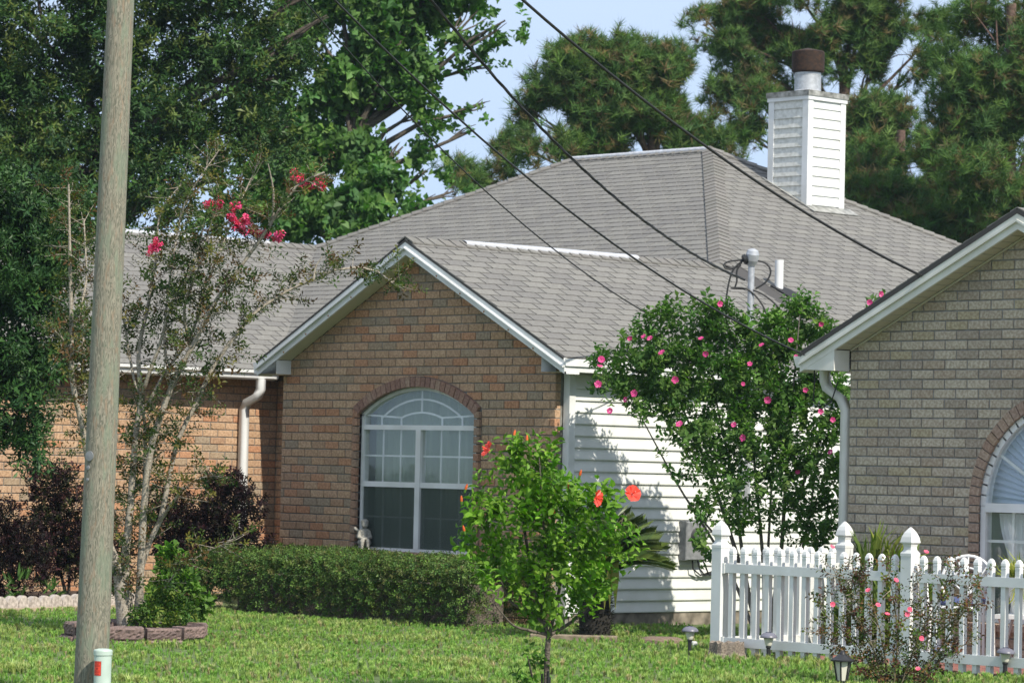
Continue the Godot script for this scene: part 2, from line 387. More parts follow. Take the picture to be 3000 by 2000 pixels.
var PINE_B := [[Vector3(-23.506,10.141,-26.815),0.51,0.51],
	[Vector3(-23.137,10.487,-27.192),0.51,0.51],
	[Vector3(-22.686,10.034,-27.700),0.58,0.58],
	[Vector3(-22.134,10.320,-28.274),0.58,0.58],
	[Vector3(-21.585,10.404,-28.857),0.58,0.58],
	[Vector3(-21.088,10.020,-29.411),0.51,0.51],
	[Vector3(-20.674,10.234,-29.842),0.24,0.24],
	[Vector3(-23.779,10.198,-26.520),0.24,0.24],
	[Vector3(-23.149,9.485,-27.234),0.51,0.51],
	[Vector3(-23.430,8.874,-26.967),0.37,0.37],
	[Vector3(-21.504,9.606,-28.989),0.51,0.51],
	[Vector3(-20.957,9.490,-29.580),0.37,0.37],
	[Vector3(-22.328,9.445,-28.116),0.37,0.37],
	[Vector3(-22.343,8.577,-26.681),0.37,0.37],
	[Vector3(-22.574,8.044,-26.463),0.30,0.30],
	[Vector3(-22.671,11.237,-27.649),0.84,0.84],
	[Vector3(-21.528,11.341,-28.866),0.84,0.84],
	[Vector3(-22.562,8.903,-27.894),0.17,0.17]]
var PINE_C := [[Vector3(-14.804,9.306,-24.450),0.72,0.72],
	[Vector3(-14.573,8.492,-24.742),0.83,0.83],
	[Vector3(-15.097,8.299,-24.192),0.54,0.54],
	[Vector3(-15.305,7.705,-24.002),0.36,0.36],
	[Vector3(-14.905,7.601,-24.436),0.66,0.66],
	[Vector3(-14.672,6.904,-24.724),0.72,0.72],
	[Vector3(-15.393,7.057,-23.944),0.42,0.42],
	[Vector3(-14.259,7.916,-25.110),1.01,1.01],
	[Vector3(-14.481,6.507,-23.484),0.53,0.53],
	[Vector3(-13.975,5.947,-24.057),0.53,0.53],
	[Vector3(-16.736,9.010,-25.329),0.19,0.19]]
var PINE_D := [[Vector3(-19.374,8.219,-26.947),0.43,0.43],
	[Vector3(-19.643,7.636,-26.692),0.37,0.37],
	[Vector3(-19.119,7.654,-27.251),0.50,0.50],
	[Vector3(-18.819,7.041,-26.140),0.55,0.55],
	[Vector3(-18.306,6.933,-26.696),0.55,0.55],
	[Vector3(-17.918,6.403,-25.675),0.54,0.54],
	[Vector3(-18.382,6.449,-25.176),0.36,0.36],
	[Vector3(-17.414,6.234,-26.224),0.54,0.54],
	[Vector3(-16.400,5.925,-25.860),0.53,0.53],
	[Vector3(-16.113,5.691,-26.181),0.47,0.47],
	[Vector3(-17.025,5.783,-25.199),0.41,0.41],
	[Vector3(-19.767,8.142,-26.531),0.18,0.18],
	[Vector3(-16.695,5.551,-25.565),0.35,0.35]]
var HIBISCUS_BLOBS := [[Vector3(6.805,1.313,6.950),0.20,0.20],
	[Vector3(6.898,1.378,6.854),0.18,0.18],
	[Vector3(6.822,1.500,6.942),0.10,0.10],
	[Vector3(6.797,1.022,7.089),0.19,0.19],
	[Vector3(6.756,1.123,7.138),0.10,0.10],
	[Vector3(7.017,1.091,6.857),0.25,0.25],
	[Vector3(7.114,1.012,6.603),0.21,0.21],
	[Vector3(7.213,0.974,6.495),0.12,0.12],
	[Vector3(7.165,1.159,6.556),0.12,0.12],
	[Vector3(6.799,0.794,6.928),0.20,0.20],
	[Vector3(7.069,0.762,6.783),0.24,0.24],
	[Vector3(7.088,0.720,6.467),0.16,0.16],
	[Vector3(6.760,0.835,7.119),0.09,0.09],
	[Vector3(6.852,0.643,7.156),0.08,0.08],
	[Vector3(7.094,0.534,6.598),0.10,0.10],
	[Vector3(6.875,1.317,6.729),0.13,0.13],
	[Vector3(7.059,1.217,6.672),0.10,0.10],
	[Vector3(6.895,0.528,6.810),0.10,0.10],
	[Vector3(7.296,0.831,6.398),0.06,0.06]]
var HIBISCUS_STEMS := [[0.02,0.017,[Vector3(6.931,-0.031,6.741),Vector3(6.937,0.218,6.748),Vector3(6.946,0.384,6.748)]],
	[0.014,0.005,[Vector3(6.946,0.384,6.748),Vector3(6.903,0.548,6.766),Vector3(6.847,0.754,6.800),Vector3(6.791,1.147,6.846),Vector3(6.752,1.521,6.872)]],
	[0.011,0.004,[Vector3(6.939,0.409,6.756),Vector3(6.895,0.435,6.878),Vector3(6.868,0.471,6.982),Vector3(6.836,0.590,7.097)]],
	[0.01,0.004,[Vector3(6.934,0.467,6.765),Vector3(6.842,0.556,6.832),Vector3(6.753,0.605,6.893),Vector3(6.674,0.831,6.954),Vector3(6.623,1.142,6.988)]],
	[0.013,0.005,[Vector3(6.950,0.405,6.744),Vector3(6.996,0.697,6.711),Vector3(7.029,1.030,6.695),Vector3(7.060,1.259,6.674)]],
	[0.012,0.004,[Vector3(6.953,0.405,6.741),Vector3(7.044,0.532,6.578),Vector3(7.110,0.762,6.446),Vector3(7.165,1.160,6.336)]],
	[0.01,0.004,[Vector3(6.921,0.549,6.784),Vector3(6.966,0.841,6.801),Vector3(6.979,1.152,6.852),Vector3(6.993,1.482,6.904)]],
	[0.008,0.003,[Vector3(6.876,0.143,6.809),Vector3(6.929,0.283,6.906)]]]
var SHARON_BLOBS := [[Vector3(0.782,2.278,0.111),0.22,0.22],
	[Vector3(0.926,2.403,-0.037),0.25,0.25],
	[Vector3(1.113,2.559,-0.228),0.27,0.27],
	[Vector3(1.298,2.685,-0.420),0.22,0.22],
	[Vector3(1.462,2.690,-0.595),0.22,0.22],
	[Vector3(1.665,2.547,-0.820),0.27,0.27],
	[Vector3(1.872,2.704,-1.033),0.21,0.21],
	[Vector3(2.014,2.589,-1.191),0.24,0.24],
	[Vector3(0.984,2.075,-0.117),0.24,0.24],
	[Vector3(1.190,2.202,-0.330),0.30,0.30],
	[Vector3(1.416,2.269,-0.569),0.33,0.33],
	[Vector3(1.640,2.187,-0.813),0.30,0.30],
	[Vector3(1.913,2.221,-0.957),0.30,0.30],
	[Vector3(2.183,2.195,-1.101),0.24,0.24],
	[Vector3(1.185,1.812,-0.347),0.21,0.21],
	[Vector3(1.391,1.849,-0.565),0.30,0.30],
	[Vector3(1.703,1.766,-0.757),0.30,0.30],
	[Vector3(2.016,1.803,-0.944),0.30,0.30],
	[Vector3(2.265,1.778,-1.065),0.21,0.21],
	[Vector3(1.099,1.450,-0.275),0.13,0.13],
	[Vector3(1.304,1.457,-0.494),0.21,0.21],
	[Vector3(1.617,1.375,-0.687),0.24,0.24],
	[Vector3(1.950,1.384,-0.896),0.24,0.24],
	[Vector3(2.220,1.391,-1.038),0.21,0.21],
	[Vector3(1.430,1.071,-0.503),0.16,0.16],
	[Vector3(1.721,0.990,-0.673),0.16,0.16],
	[Vector3(2.053,1.000,-0.881),0.18,0.18],
	[Vector3(2.303,1.037,-1.000),0.15,0.15],
	[Vector3(1.475,0.803,-0.420),0.13,0.13],
	[Vector3(2.218,0.739,-0.926),0.15,0.15],
	[Vector3(1.146,2.770,-0.252),0.12,0.12],
	[Vector3(1.915,2.855,-1.070),0.10,0.10],
	[Vector3(1.361,2.822,-0.480),0.10,0.10],
	[Vector3(3.519,2.773,-0.300),0.11,0.11]]
var SHARON_STEMS := [[0.03,0.006,[Vector3(1.692,-0.001,-0.843),Vector3(1.570,0.628,-0.715),Vector3(1.399,1.369,-0.527),Vector3(1.186,2.111,-0.294),Vector3(1.114,2.709,-0.221)]],
	[0.025,0.005,[Vector3(1.692,-0.001,-0.843),Vector3(1.626,0.480,-0.746),Vector3(1.556,1.373,-0.621),Vector3(1.463,2.116,-0.480),Vector3(1.410,2.801,-0.386)]],
	[0.025,0.005,[Vector3(1.723,-0.000,-0.876),Vector3(1.764,0.634,-0.812),Vector3(1.767,1.378,-0.700),Vector3(1.769,2.120,-0.589),Vector3(1.670,2.796,-0.371)]],
	[0.03,0.006,[Vector3(1.743,0.001,-0.898),Vector3(1.883,0.638,-0.902),Vector3(1.984,1.384,-0.859),Vector3(2.084,2.126,-0.815),Vector3(2.183,2.806,-0.774)]],
	[0.022,0.005,[Vector3(1.763,0.001,-0.920),Vector3(1.980,0.493,-0.977),Vector3(2.156,1.092,-0.986),Vector3(2.292,1.834,-0.944),Vector3(2.388,2.570,-0.860)]],
	[0.02,0.004,[Vector3(1.672,-0.002,-0.821),Vector3(1.471,0.624,-0.646),Vector3(1.159,1.302,-0.347),Vector3(0.886,1.954,-0.091),Vector3(0.711,2.281,0.041)]],
	[0.02,0.004,[Vector3(1.712,-0.000,-0.865),Vector3(1.797,0.933,-0.855),Vector3(1.851,1.828,-0.815),Vector3(1.822,2.570,-0.693)]],
	[0.016,0.004,[Vector3(1.743,0.001,-0.898),Vector3(2.024,0.792,-1.008),Vector3(2.283,1.541,-1.097)]],
	[0.016,0.004,[Vector3(1.587,0.628,-0.696),Vector3(1.333,1.008,-0.476),Vector3(1.099,1.420,-0.276)]],
	[0.02,0.005,[Vector3(1.920,1.087,-1.027),Vector3(2.266,1.987,-1.103),Vector3(2.545,2.579,-1.125),Vector3(2.799,2.856,-1.138)]]]
var SHARON_FLOWERS := [Vector3(1.311,2.558,0.439),Vector3(1.367,2.565,0.379),Vector3(1.112,2.369,0.642),Vector3(1.103,2.293,0.647),Vector3(1.102,2.175,0.642),Vector3(1.336,2.104,0.388),Vector3(1.193,1.943,0.531),Vector3(1.273,2.037,0.452),Vector3(1.568,2.214,0.145),Vector3(1.491,2.461,0.242),Vector3(1.731,2.439,-0.017),Vector3(1.989,2.369,-0.297),Vector3(2.067,2.495,-0.373),Vector3(2.238,2.550,-0.553),Vector3(2.436,2.692,-0.758),Vector3(2.277,2.457,-0.600),Vector3(1.961,2.177,-0.277),Vector3(2.349,2.143,-0.695),Vector3(2.103,2.050,-0.437),Vector3(2.428,1.987,-0.788),Vector3(2.507,1.893,-0.878),Vector3(1.905,1.858,-0.235),Vector3(1.973,1.699,-0.317),Vector3(2.280,1.431,-0.661),Vector3(1.583,1.848,0.108),Vector3(1.836,2.839,-0.107),Vector3(1.411,2.532,0.331),Vector3(1.732,2.542,-0.013),Vector3(2.483,1.599,-0.869)]
var SHARON_HIGH := [Vector3(3.725,2.838,0.069),Vector3(3.771,2.884,0.022),Vector3(3.744,2.814,0.048)]
var CREPE_FLOWERS := [Vector3(1.280,3.660,4.199),Vector3(1.303,3.633,4.172),Vector3(1.349,3.595,4.122),Vector3(1.363,3.582,4.105),Vector3(1.422,3.611,4.044),Vector3(1.418,3.578,4.046),Vector3(0.824,3.409,4.673),Vector3(0.870,3.432,4.625),Vector3(0.961,3.402,4.526),Vector3(0.928,3.326,4.558),Vector3(1.015,3.302,4.462),Vector3(0.978,3.261,4.500),Vector3(1.042,3.223,4.430),Vector3(1.000,3.221,4.475),Vector3(1.073,3.197,4.395),Vector3(1.124,3.193,4.340),Vector3(1.188,3.174,4.271),Vector3(0.527,3.104,4.974),Vector3(0.510,3.044,4.989),Vector3(0.855,3.377,4.638)]
var HIBISCUS_FLOWERS := [Vector3(6.936,1.516,7.260),Vector3(7.363,1.250,6.788),Vector3(7.513,1.273,6.629)]
var HIBISCUS_BUDS := [Vector3(6.760,1.281,7.289),Vector3(6.964,1.612,7.090),Vector3(7.017,1.583,7.032),Vector3(7.232,1.381,6.790),Vector3(7.124,1.145,6.893),Vector3(6.742,1.208,7.304),Vector3(7.187,1.301,6.833),Vector3(6.752,1.030,7.285)]
var ROSE_FLOWERS := [Vector3(7.153,0.726,3.759),Vector3(7.028,0.654,3.889),Vector3(7.070,0.558,3.839),Vector3(6.866,0.937,4.079),Vector3(7.213,0.536,3.685),Vector3(7.247,0.140,3.627),Vector3(7.293,0.917,3.620),Vector3(7.204,0.502,3.692),Vector3(6.864,0.558,4.059),Vector3(7.111,0.498,3.791),Vector3(7.265,0.345,3.619)]
var ROSE_STEMS := [[0.008,0.002,[Vector3(6.842,-0.118,3.459),Vector3(6.783,0.249,3.542),Vector3(6.661,0.591,3.692),Vector3(6.601,0.797,3.768)]],
	[0.008,0.002,[Vector3(6.858,-0.117,3.442),Vector3(6.787,0.247,3.440),Vector3(6.699,0.521,3.452),Vector3(6.596,0.842,3.483)]],
	[0.008,0.002,[Vector3(6.866,-0.117,3.434),Vector3(6.938,0.302,3.477),Vector3(6.969,0.580,3.557),Vector3(6.984,0.811,3.651)]],
	[0.008,0.002,[Vector3(6.874,-0.117,3.425),Vector3(6.930,0.252,3.288),Vector3(6.921,0.482,3.213),Vector3(6.864,0.712,3.188)]],
	[0.008,0.002,[Vector3(6.882,-0.117,3.417),Vector3(7.088,0.214,3.263),Vector3(7.239,0.496,3.166),Vector3(7.358,0.754,3.102)]],
	[0.007,0.002,[Vector3(6.858,-0.117,3.442),Vector3(6.698,0.246,3.584),Vector3(6.521,0.470,3.738),Vector3(6.469,0.607,3.752)]],
	[0.007,0.002,[Vector3(6.905,-0.116,3.392),Vector3(7.098,0.190,3.202),Vector3(7.226,0.310,3.072)]],
	[0.006,0.002,[Vector3(6.842,-0.118,3.459),Vector3(6.608,0.242,3.656),Vector3(6.466,0.352,3.742)]],
	[0.007,0.002,[Vector3(6.874,-0.117,3.425),Vector3(7.049,0.375,3.363),Vector3(7.189,0.634,3.324),Vector3(7.282,0.843,3.335)]],
	[0.006,0.002,[Vector3(6.783,0.249,3.542),Vector3(6.592,0.471,3.539),Vector3(6.497,0.792,3.439)]],
	[0.006,0.002,[Vector3(6.973,0.256,3.340),Vector3(7.229,0.429,3.295),Vector3(7.467,0.599,3.269)]]]

func P2(a: Array) -> PackedVector2Array:
	var o := PackedVector2Array()
	for i in range(0, a.size(), 2): o.append(Vector2(a[i], a[i+1]))
	return o

func area(p: PackedVector2Array) -> float:
	var s := 0.0
	for i in p.size(): s += p[i].cross(p[(i + 1) % p.size()])
	return absf(s) * 0.5

# rectangles in running bond over a polygon less some holes: [[polygon, is a rectangle, lower corner, upper corner], ...]
func lay(poly: PackedVector2Array, holes: Array, L: float, C: float, joint: float, xoff: float, yref: float, joint_y := -1.0, jitter := 0.0) -> Array:
	if joint_y < 0: joint_y = joint
	var lo := poly[0]; var hi := poly[0]
	for q in poly:
		lo = lo.min(q); hi = hi.max(q)
	var out := []
	for k in range(int(floor((lo.y - yref) / C)), int(ceil((hi.y - yref) / C))):
		var y := yref + k * C
		var x0 := xoff + (L * 0.5 if posmod(k, 2) else 0.0) + rng.randf_range(-jitter, jitter)
		for i in range(int(floor((lo.x - x0) / L)) - 1, int(ceil((hi.x - x0) / L)) + 1):
			var x := x0 + i * L
			var a := Vector2(x + joint * 0.5, y + joint_y * 0.5); var b := Vector2(x + L - joint * 0.5, y + C - joint_y * 0.5)
			if b.x < lo.x or a.x > hi.x: continue
			var res: Array = Geometry2D.intersect_polygons(PackedVector2Array([a, Vector2(b.x, a.y), b, Vector2(a.x, b.y)]), poly)
			for h in holes:
				var nx := []
				for r: PackedVector2Array in res: nx.append_array(Geometry2D.clip_polygons(r, h))
				res = nx
			for r: PackedVector2Array in res:
				var ar := area(r)
				if ar < 0.0004: continue
				var l: Vector2 = r[0]; var u: Vector2 = r[0]
				for q in r:
					l = l.min(q); u = u.max(q)
				out.append([r, absf((u.x - l.x) * (u.y - l.y) - ar) < 0.00005, l, u])
	return out

var brick_cache := {}
func place_bricks(pieces: Array, T: Transform3D, pal: Array, parent: Node, limit: int, rest: MB, L: float, C: float, tag_key: String) -> void:
	for i in pieces.size():
		var pc: Array = pieces[i]
		var ci := rng.randi() % pal.size()
		var dz := rng.randf_range(-0.002, 0.002)
		var lo: Vector2 = pc[2]; var hi: Vector2 = pc[3]
		var sz := hi - lo
		if i < limit:
			var mesh: ArrayMesh
			if pc[1]:
				var full := absf(sz.x - (L - 0.01)) < 0.004
				var key := "%s_%d_%s" % [tag_key, ci, "full" if full else "%.2f" % sz.x]
				if not brick_cache.has(key):
					var mb := MB.new()
					mb.col = pal[ci]
					mb.brick(0, sz.x, 0, sz.y, 0, 0.06, 0.004)
					brick_cache[key] = mb.mesh()
				mesh = brick_cache[key]
				inst(mesh, "brick", "brick", parent, T * Transform3D(Basis(), Vector3(lo.x, lo.y, dz)))
			else:
				var mb := MB.new()
				mb.col = pal[ci]
				mb.prism(pc[0], -0.06, 0.0, false)
				inst(mb.mesh(), "brick", "brick", parent, T * Transform3D(Basis(), Vector3(0, 0, dz)))
		else:
			rest.T = T
			rest.col = pal[ci]
			if pc[1]: rest.brick(lo.x, hi.x, lo.y, hi.y, dz, 0.04, 0.004)
			else: rest.prism(pc[0], -0.05, dz, false)

func tab(mb: MB, poly: PackedVector2Array, y0: float, e: float) -> void:   # one shingle: a wedge, thick at its butt
	if Geometry2D.is_polygon_clockwise(poly):
		poly = poly.duplicate(); poly.reverse()
	var ix := Geometry2D.triangulate_polygon(poly)
	var zz := func(q: Vector2) -> Vector3: return Vector3(q.x, q.y, 0.0095 - 0.0060 * (q.y - y0) / e)
	for i in range(0, ix.size(), 3):
		var a := poly[ix[i]]; var b := poly[ix[i+1]]; var d := poly[ix[i+2]]
		if (b - a).cross(d - a) < 0:
			var s := b; b = d; d = s
		mb.tri(zz.call(a), zz.call(b), zz.call(d))
	for i in poly.size():
		var a := poly[i]; var b := poly[(i + 1) % poly.size()]
		mb.quad(Vector3(a.x, a.y, 0), Vector3(b.x, b.y, 0), zz.call(b), zz.call(a))

var tab_cache := {}
func shingle(T: Transform3D, poly: PackedVector2Array, parent: Node, limit: int, rest: MB, holes := [], xoff := 0.0) -> void:
	var e := 0.127; var w := 0.272
	var pal := [Color(0.215,0.210,0.197), Color(0.200,0.197,0.188), Color(0.230,0.225,0.209), Color(0.190,0.187,0.180), Color(0.222,0.217,0.200), Color(0.208,0.205,0.195)]
	var n := 0
	for pc in lay(poly, holes, w, e, 0.016, xoff, 0.0, 0.0, 0.012):
		var ci := rng.randi() % pal.size()
		var y0: float = floor((pc[2].y + 0.001) / e) * e
		if n < limit:
			var key := "t%d" % ci
			if pc[1] and absf(pc[3].x - pc[2].x - (w - 0.016)) < 0.002 and absf(pc[3].y - pc[2].y - e) < 0.002:
				if not tab_cache.has(key):
					var mb := MB.new()
					mb.col = pal[ci]
					tab(mb, P2([0, 0, w - 0.016, 0, w - 0.016, e, 0, e]), 0, e)
					tab_cache[key] = mb.mesh()
				inst(tab_cache[key], "shingle", "shingle", parent, T * Transform3D(Basis(), Vector3(pc[2].x, pc[2].y, 0)))
			else:
				var mb := MB.new()
				mb.col = pal[ci]
				tab(mb, pc[0], y0, e)
				inst(mb.mesh(), "shingle", "shingle", parent, T)
			n += 1
		else:
			rest.T = T
			rest.col = pal[ci]
			tab(rest, pc[0], y0, e)

func caps(p0: Vector3, p1: Vector3, n0: Vector3, n1: Vector3, parent: Node, called := "ridge_cap", lift := 0.02) -> void:   # bent shingles over a hip or ridge; n0, n1: the planes' normals
	var d := (p1 - p0).normalized()
	var s0 := d.cross(n0).normalized(); var s1 := n1.cross(d).normalized()
	if s0.dot(n1) > 0: s0 = -s0
	if s1.dot(n0) > 0: s1 = -s1
	var up := (n0 + n1).normalized()
	var len := p0.distance_to(p1)
	var cnt := int(len / 0.135)
	for i in cnt:
		var a := p0 + d * (i * len / cnt) + up * (lift + 0.012)
		var b := p0 + d * ((i + 1.12) * len / cnt) + up * lift
		if i == cnt - 1: b = p1 + up * lift
		var mb := MB.new()
		var g := rng.randf_range(0.19, 0.225)
		mb.col = Color(g, g * 0.97, g * 0.9)
		var hw := 0.125
		var la := a + s0 * hw; var lb := b + s0 * hw; var ra := a + s1 * hw; var rb := b + s1 * hw
		mb.quad(la, lb, b, a); mb.quad(a, b, rb, ra)
		var dn := up * 0.014
		mb.quad(la, a, a - dn, la - dn); mb.quad(a, ra, ra - dn, a - dn)
		mb.quad(la, la - dn, lb - dn, lb); mb.quad(ra, rb, rb - dn, ra - dn)
		part(mb, called, "shingle", parent)

const BRICK1 := [Color(0.574,0.391,0.243), Color(0.549,0.373,0.232), Color(0.600,0.415,0.266), Color(0.523,0.354,0.226), Color(0.574,0.323,0.186), Color(0.549,0.293,0.164), Color(0.446,0.348,0.237), Color(0.409,0.336,0.243), Color(0.485,0.318,0.203), Color(0.612,0.433,0.282), Color(0.537,0.373,0.249), Color(0.562,0.384,0.249), Color(0.581,0.396,0.254)]
const BRICK2 := [Color(0.590,0.535,0.425), Color(0.564,0.508,0.407), Color(0.615,0.560,0.450), Color(0.524,0.470,0.376), Color(0.472,0.419,0.339), Color(0.446,0.393,0.320), Color(0.537,0.476,0.332), Color(0.577,0.515,0.413), Color(0.603,0.547,0.438), Color(0.511,0.438,0.339)]
const RED := [Color(0.367,0.221,0.167), Color(0.400,0.254,0.189), Color(0.335,0.205,0.162), Color(0.432,0.302,0.227), Color(0.389,0.254,0.194), Color(0.324,0.194,0.151)]

# a ring of brick-on-edge round an arched opening
func arch_ring(parent: Node, cx: float, cy: float, r0: float, r1: float, a0: float, a1: float, n: int, z0: float, z1: float, ox := 0.0, oz := 0.0) -> void:
	for i in n:
		var b0 := lerpf(a0, a1, (i + 0.06) / n); var b1 := lerpf(a0, a1, (i + 0.94) / n)
		var mb := MB.new()
		mb.col = RED[rng.randi() % RED.size()].lerp(BRICK2[rng.randi() % 10], 0.35 if oz > 0 else 0.0)
		mb.T = Transform3D(Basis(), Vector3(ox, 0, oz))
		mb.prism(P2([cx + r0*sin(b0), cy + r0*cos(b0), cx + r0*sin(b1), cy + r0*cos(b1), cx + r1*sin(b1), cy + r1*cos(b1), cx + r1*sin(b0), cy + r1*cos(b0)]), z0, z1 + rng.randf_range(-0.002, 0.002))
		part(mb, "arch_brick", "brick", parent)

func arc(cx: float, cy: float, r: float, a0: float, a1: float, n: int) -> PackedVector2Array:
	var o := PackedVector2Array()
	for i in n + 1:
		var a := lerpf(a0, a1, float(i) / n)
		o.append(Vector2(cx + r * sin(a), cy + r * cos(a)))
	return o

func strip(mb: MB, pts: PackedVector2Array, w: float, z0: float, z1: float) -> void:   # a flat bar of width w bent along points
	for i in pts.size() - 1:
		var a := pts[i]; var b := pts[i+1]
		var d := (b - a).normalized() * w * 0.12
		var s := (b - a).orthogonal().normalized() * w * 0.5
		mb.prism(PackedVector2Array([a - d - s, b + d - s, b + d + s, a - d + s]), z0, z1)

func bar(parent: Node, called: String, m: String, lo: Vector3, hi: Vector3) -> MeshInstance3D:
	var mb := MB.new()
	mb.box(lo, hi)
	return part(mb, called, m, parent)

func brick_house() -> void:
	var h := thing("brick_house", "tan brick house with grey shingle hip roof, arched gable window and white chimney", "house")
	var XL := -3.95; var XR := -0.075; var AX := -1.95; var AY := 3.537; var OV := 0.187
	var eave := 2.41
	# ---- the gabled wall
	var wcx := -1.957; var hw := 0.8275; var sp := 1.90; var R := 1.447; var cy := 0.713
	var aa := asin(hw / R)
	var soff := func(x: float) -> float: return AY - 0.145 - S * absf(x - AX)
	var outline := P2([XL, 0, XR, 0, XR, soff.call(XR), AX, soff.call(AX), XL, soff.call(XL)])
	var back := MB.new()
	back.col = Color.WHITE
	var inner := arc(wcx, cy, R, -aa, aa, 16)
	back.prism(P2([XL, 0, wcx - hw, 0, wcx - hw, soff.call(wcx - hw), XL, soff.call(XL)]), -0.11, -0.009)
	back.prism(P2([wcx + hw, 0, XR, 0, XR, soff.call(XR), wcx + hw, soff.call(wcx + hw)]), -0.11, -0.009)
	back.prism(P2([wcx - hw, 0, wcx + hw, 0, wcx + hw, 0.56, wcx - hw, 0.56]), -0.11, -0.009)
	var above := inner.duplicate()
	above.append_array(P2([wcx + hw, soff.call(wcx + hw), AX, soff.call(AX), wcx - hw, soff.call(wcx - hw)]))
	back.prism(above, -0.11, -0.009)
	var gw := part(back, "gable_wall", "mortar", h)
	var oc := arc(wcx, cy, R + 0.1, -asin((hw + 0.08) / (R + 0.1)), asin((hw + 0.08) / (R + 0.1)), 20)
	oc.append_array(P2([wcx + hw + 0.08, 0.545, wcx - hw - 0.08, 0.545]))
	var rest := MB.new()
	var pieces := lay(outline, [oc], 0.203, 0.079, 0.010, XL + 0.05, 2.35)
	pieces.reverse()
	place_bricks(pieces, Transform3D(), BRICK1, gw, 300, rest, 0.203, 0.079, "a")
	arch_ring(gw, wcx, cy, R, R + 0.092, -aa - 0.01, aa + 0.01, 26, -0.10, 0.028)
	for s in [-1, 1]:
		var y := 0.605
		while y < 1.90:
			var mb := MB.new()
			mb.col = BRICK1[4 + rng.randi() % 5].lerp(RED[rng.randi() % 6], 0.5)
			var x0: float = wcx + s * hw - (0.072 if s < 0 else 0.0)
			mb.brick(x0, x0 + 0.072, y, minf(y + 0.069, 1.93), 0.028, 0.13, 0.004)
			part(mb, "jamb_brick", "brick", gw)
			y += 0.079
	var sx := wcx - hw - 0.09
	while sx < wcx + hw + 0.06:
		var mb := MB.new()
		mb.col = RED[rng.randi() % 6]
		mb.T = Transform3D(Basis(Vector3.RIGHT, 0.12), Vector3(sx, 0.548, 0.0))
		mb.box(Vector3(0, 0, -0.11), Vector3(0.061, 0.055, 0.055))
		part(mb, "sill_brick", "brick", gw)
		sx += 0.068
	# ---- window
	var fr := MB.new()
	fr.box(Vector3(wcx - hw, 0.60, -0.105), Vector3(wcx - hw + 0.035, 1.90, -0.035))
	fr.box(Vector3(wcx + hw - 0.035, 0.60, -0.105), Vector3(wcx + hw, 1.90, -0.035))
	fr.box(Vector3(wcx - hw + 0.035, 0.60, -0.105), Vector3(wcx + hw - 0.035, 0.635, -0.030))
	strip(fr, arc(wcx, cy, R - 0.015, -aa, aa, 18), 0.034, -0.105, -0.035)
	var win := part(fr, "arched_window", "vinyl", h)
	bar(win, "transom", "vinyl", Vector3(wcx - hw + 0.035, 1.755, -0.10), Vector3(wcx + hw - 0.035, 1.80, -0.028))
	bar(win, "mullion", "vinyl", Vector3(wcx - 0.034, 0.635, -0.10), Vector3(wcx + 0.034, 1.755, -0.026))
	for s in [0, 1]:
		var x0: float = wcx - hw + 0.035 if s == 0 else wcx + 0.034
		var x1: float = wcx - 0.034 if s == 0 else wcx + hw - 0.035
		bar(win, "meeting_rail", "vinyl", Vector3(x0, 1.212, -0.095), Vector3(x1, 1.262, -0.036))
		for k in 2:
			var x := lerpf(x0, x1, (k + 1) / 3.0)
			bar(win, "muntin", "vinyl", Vector3(x - 0.008, 1.262, -0.074), Vector3(x + 0.008, 1.755, -0.064))
			bar(win, "muntin", "vinyl", Vector3(x - 0.008, 0.635, -0.084), Vector3(x + 0.008, 1.212, -0.074))
		bar(win, "muntin", "vinyl", Vector3(x0, 1.500, -0.0735), Vector3(x1, 1.516, -0.0645))
		bar(win, "muntin", "vinyl", Vector3(x0, 0.920, -0.0835), Vector3(x1, 0.936, -0.0745))
		bar(win, "sash_pane", "glass", Vector3(x0, 1.262, -0.060), Vector3(x1, 1.755, -0.056))
		bar(win, "sash_pane", "glass", Vector3(x0, 0.635, -0.070), Vector3(x1, 1.212, -0.066))
		bar(win, "insect_screen", "screen", Vector3(x0, 0.64, -0.052), Vector3(x1, 1.21, -0.050))
	var ap := arc(wcx, cy, R - 0.03, -aa, aa, 16)
	ap.append_array(P2([wcx + hw - 0.035, 1.80, wcx - hw + 0.035, 1.80]))
	var mbp := MB.new()
	mbp.prism(ap, -0.062, -0.058)
	part(mbp, "arch_pane", "glass", win)
	var mt := MB.new()
	strip(mt, arc(wcx, 1.045, 1.0, -0.609, 0.609, 12), 0.017, -0.074, -0.064)
	strip(mt, arc(wcx, 1.06, 0.86, -0.343, 0.343, 8), 0.017, -0.074, -0.064)
	for s in [-1, 1]:
		strip(mt, P2([wcx + s * (hw - 0.03), 1.895, wcx + s * 0.29, 1.872]), 0.016, -0.0735, -0.0645)
		strip(mt, P2([wcx + s * 0.29, 1.80, wcx + s * 0.29, 1.872]), 0.016, -0.0738, -0.0642)
		strip(mt, P2([wcx + s * 0.572, 1.80, wcx + s * 0.572, 1.89]), 0.016, -0.0738, -0.0642)
	strip(mt, P2([wcx, 1.92, wcx, 2.14]), 0.016, -0.0738, -0.0642)
	part(mt, "sunburst_muntin", "vinyl", win)
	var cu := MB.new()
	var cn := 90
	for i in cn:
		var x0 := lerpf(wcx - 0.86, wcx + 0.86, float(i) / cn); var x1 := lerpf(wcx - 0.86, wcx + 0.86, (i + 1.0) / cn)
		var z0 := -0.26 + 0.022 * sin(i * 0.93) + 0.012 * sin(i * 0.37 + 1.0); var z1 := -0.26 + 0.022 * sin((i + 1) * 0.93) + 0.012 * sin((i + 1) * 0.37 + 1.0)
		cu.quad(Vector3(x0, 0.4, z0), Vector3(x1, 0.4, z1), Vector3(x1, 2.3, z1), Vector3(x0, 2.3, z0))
	part(cu, "sheer_curtain", "curtain", win)
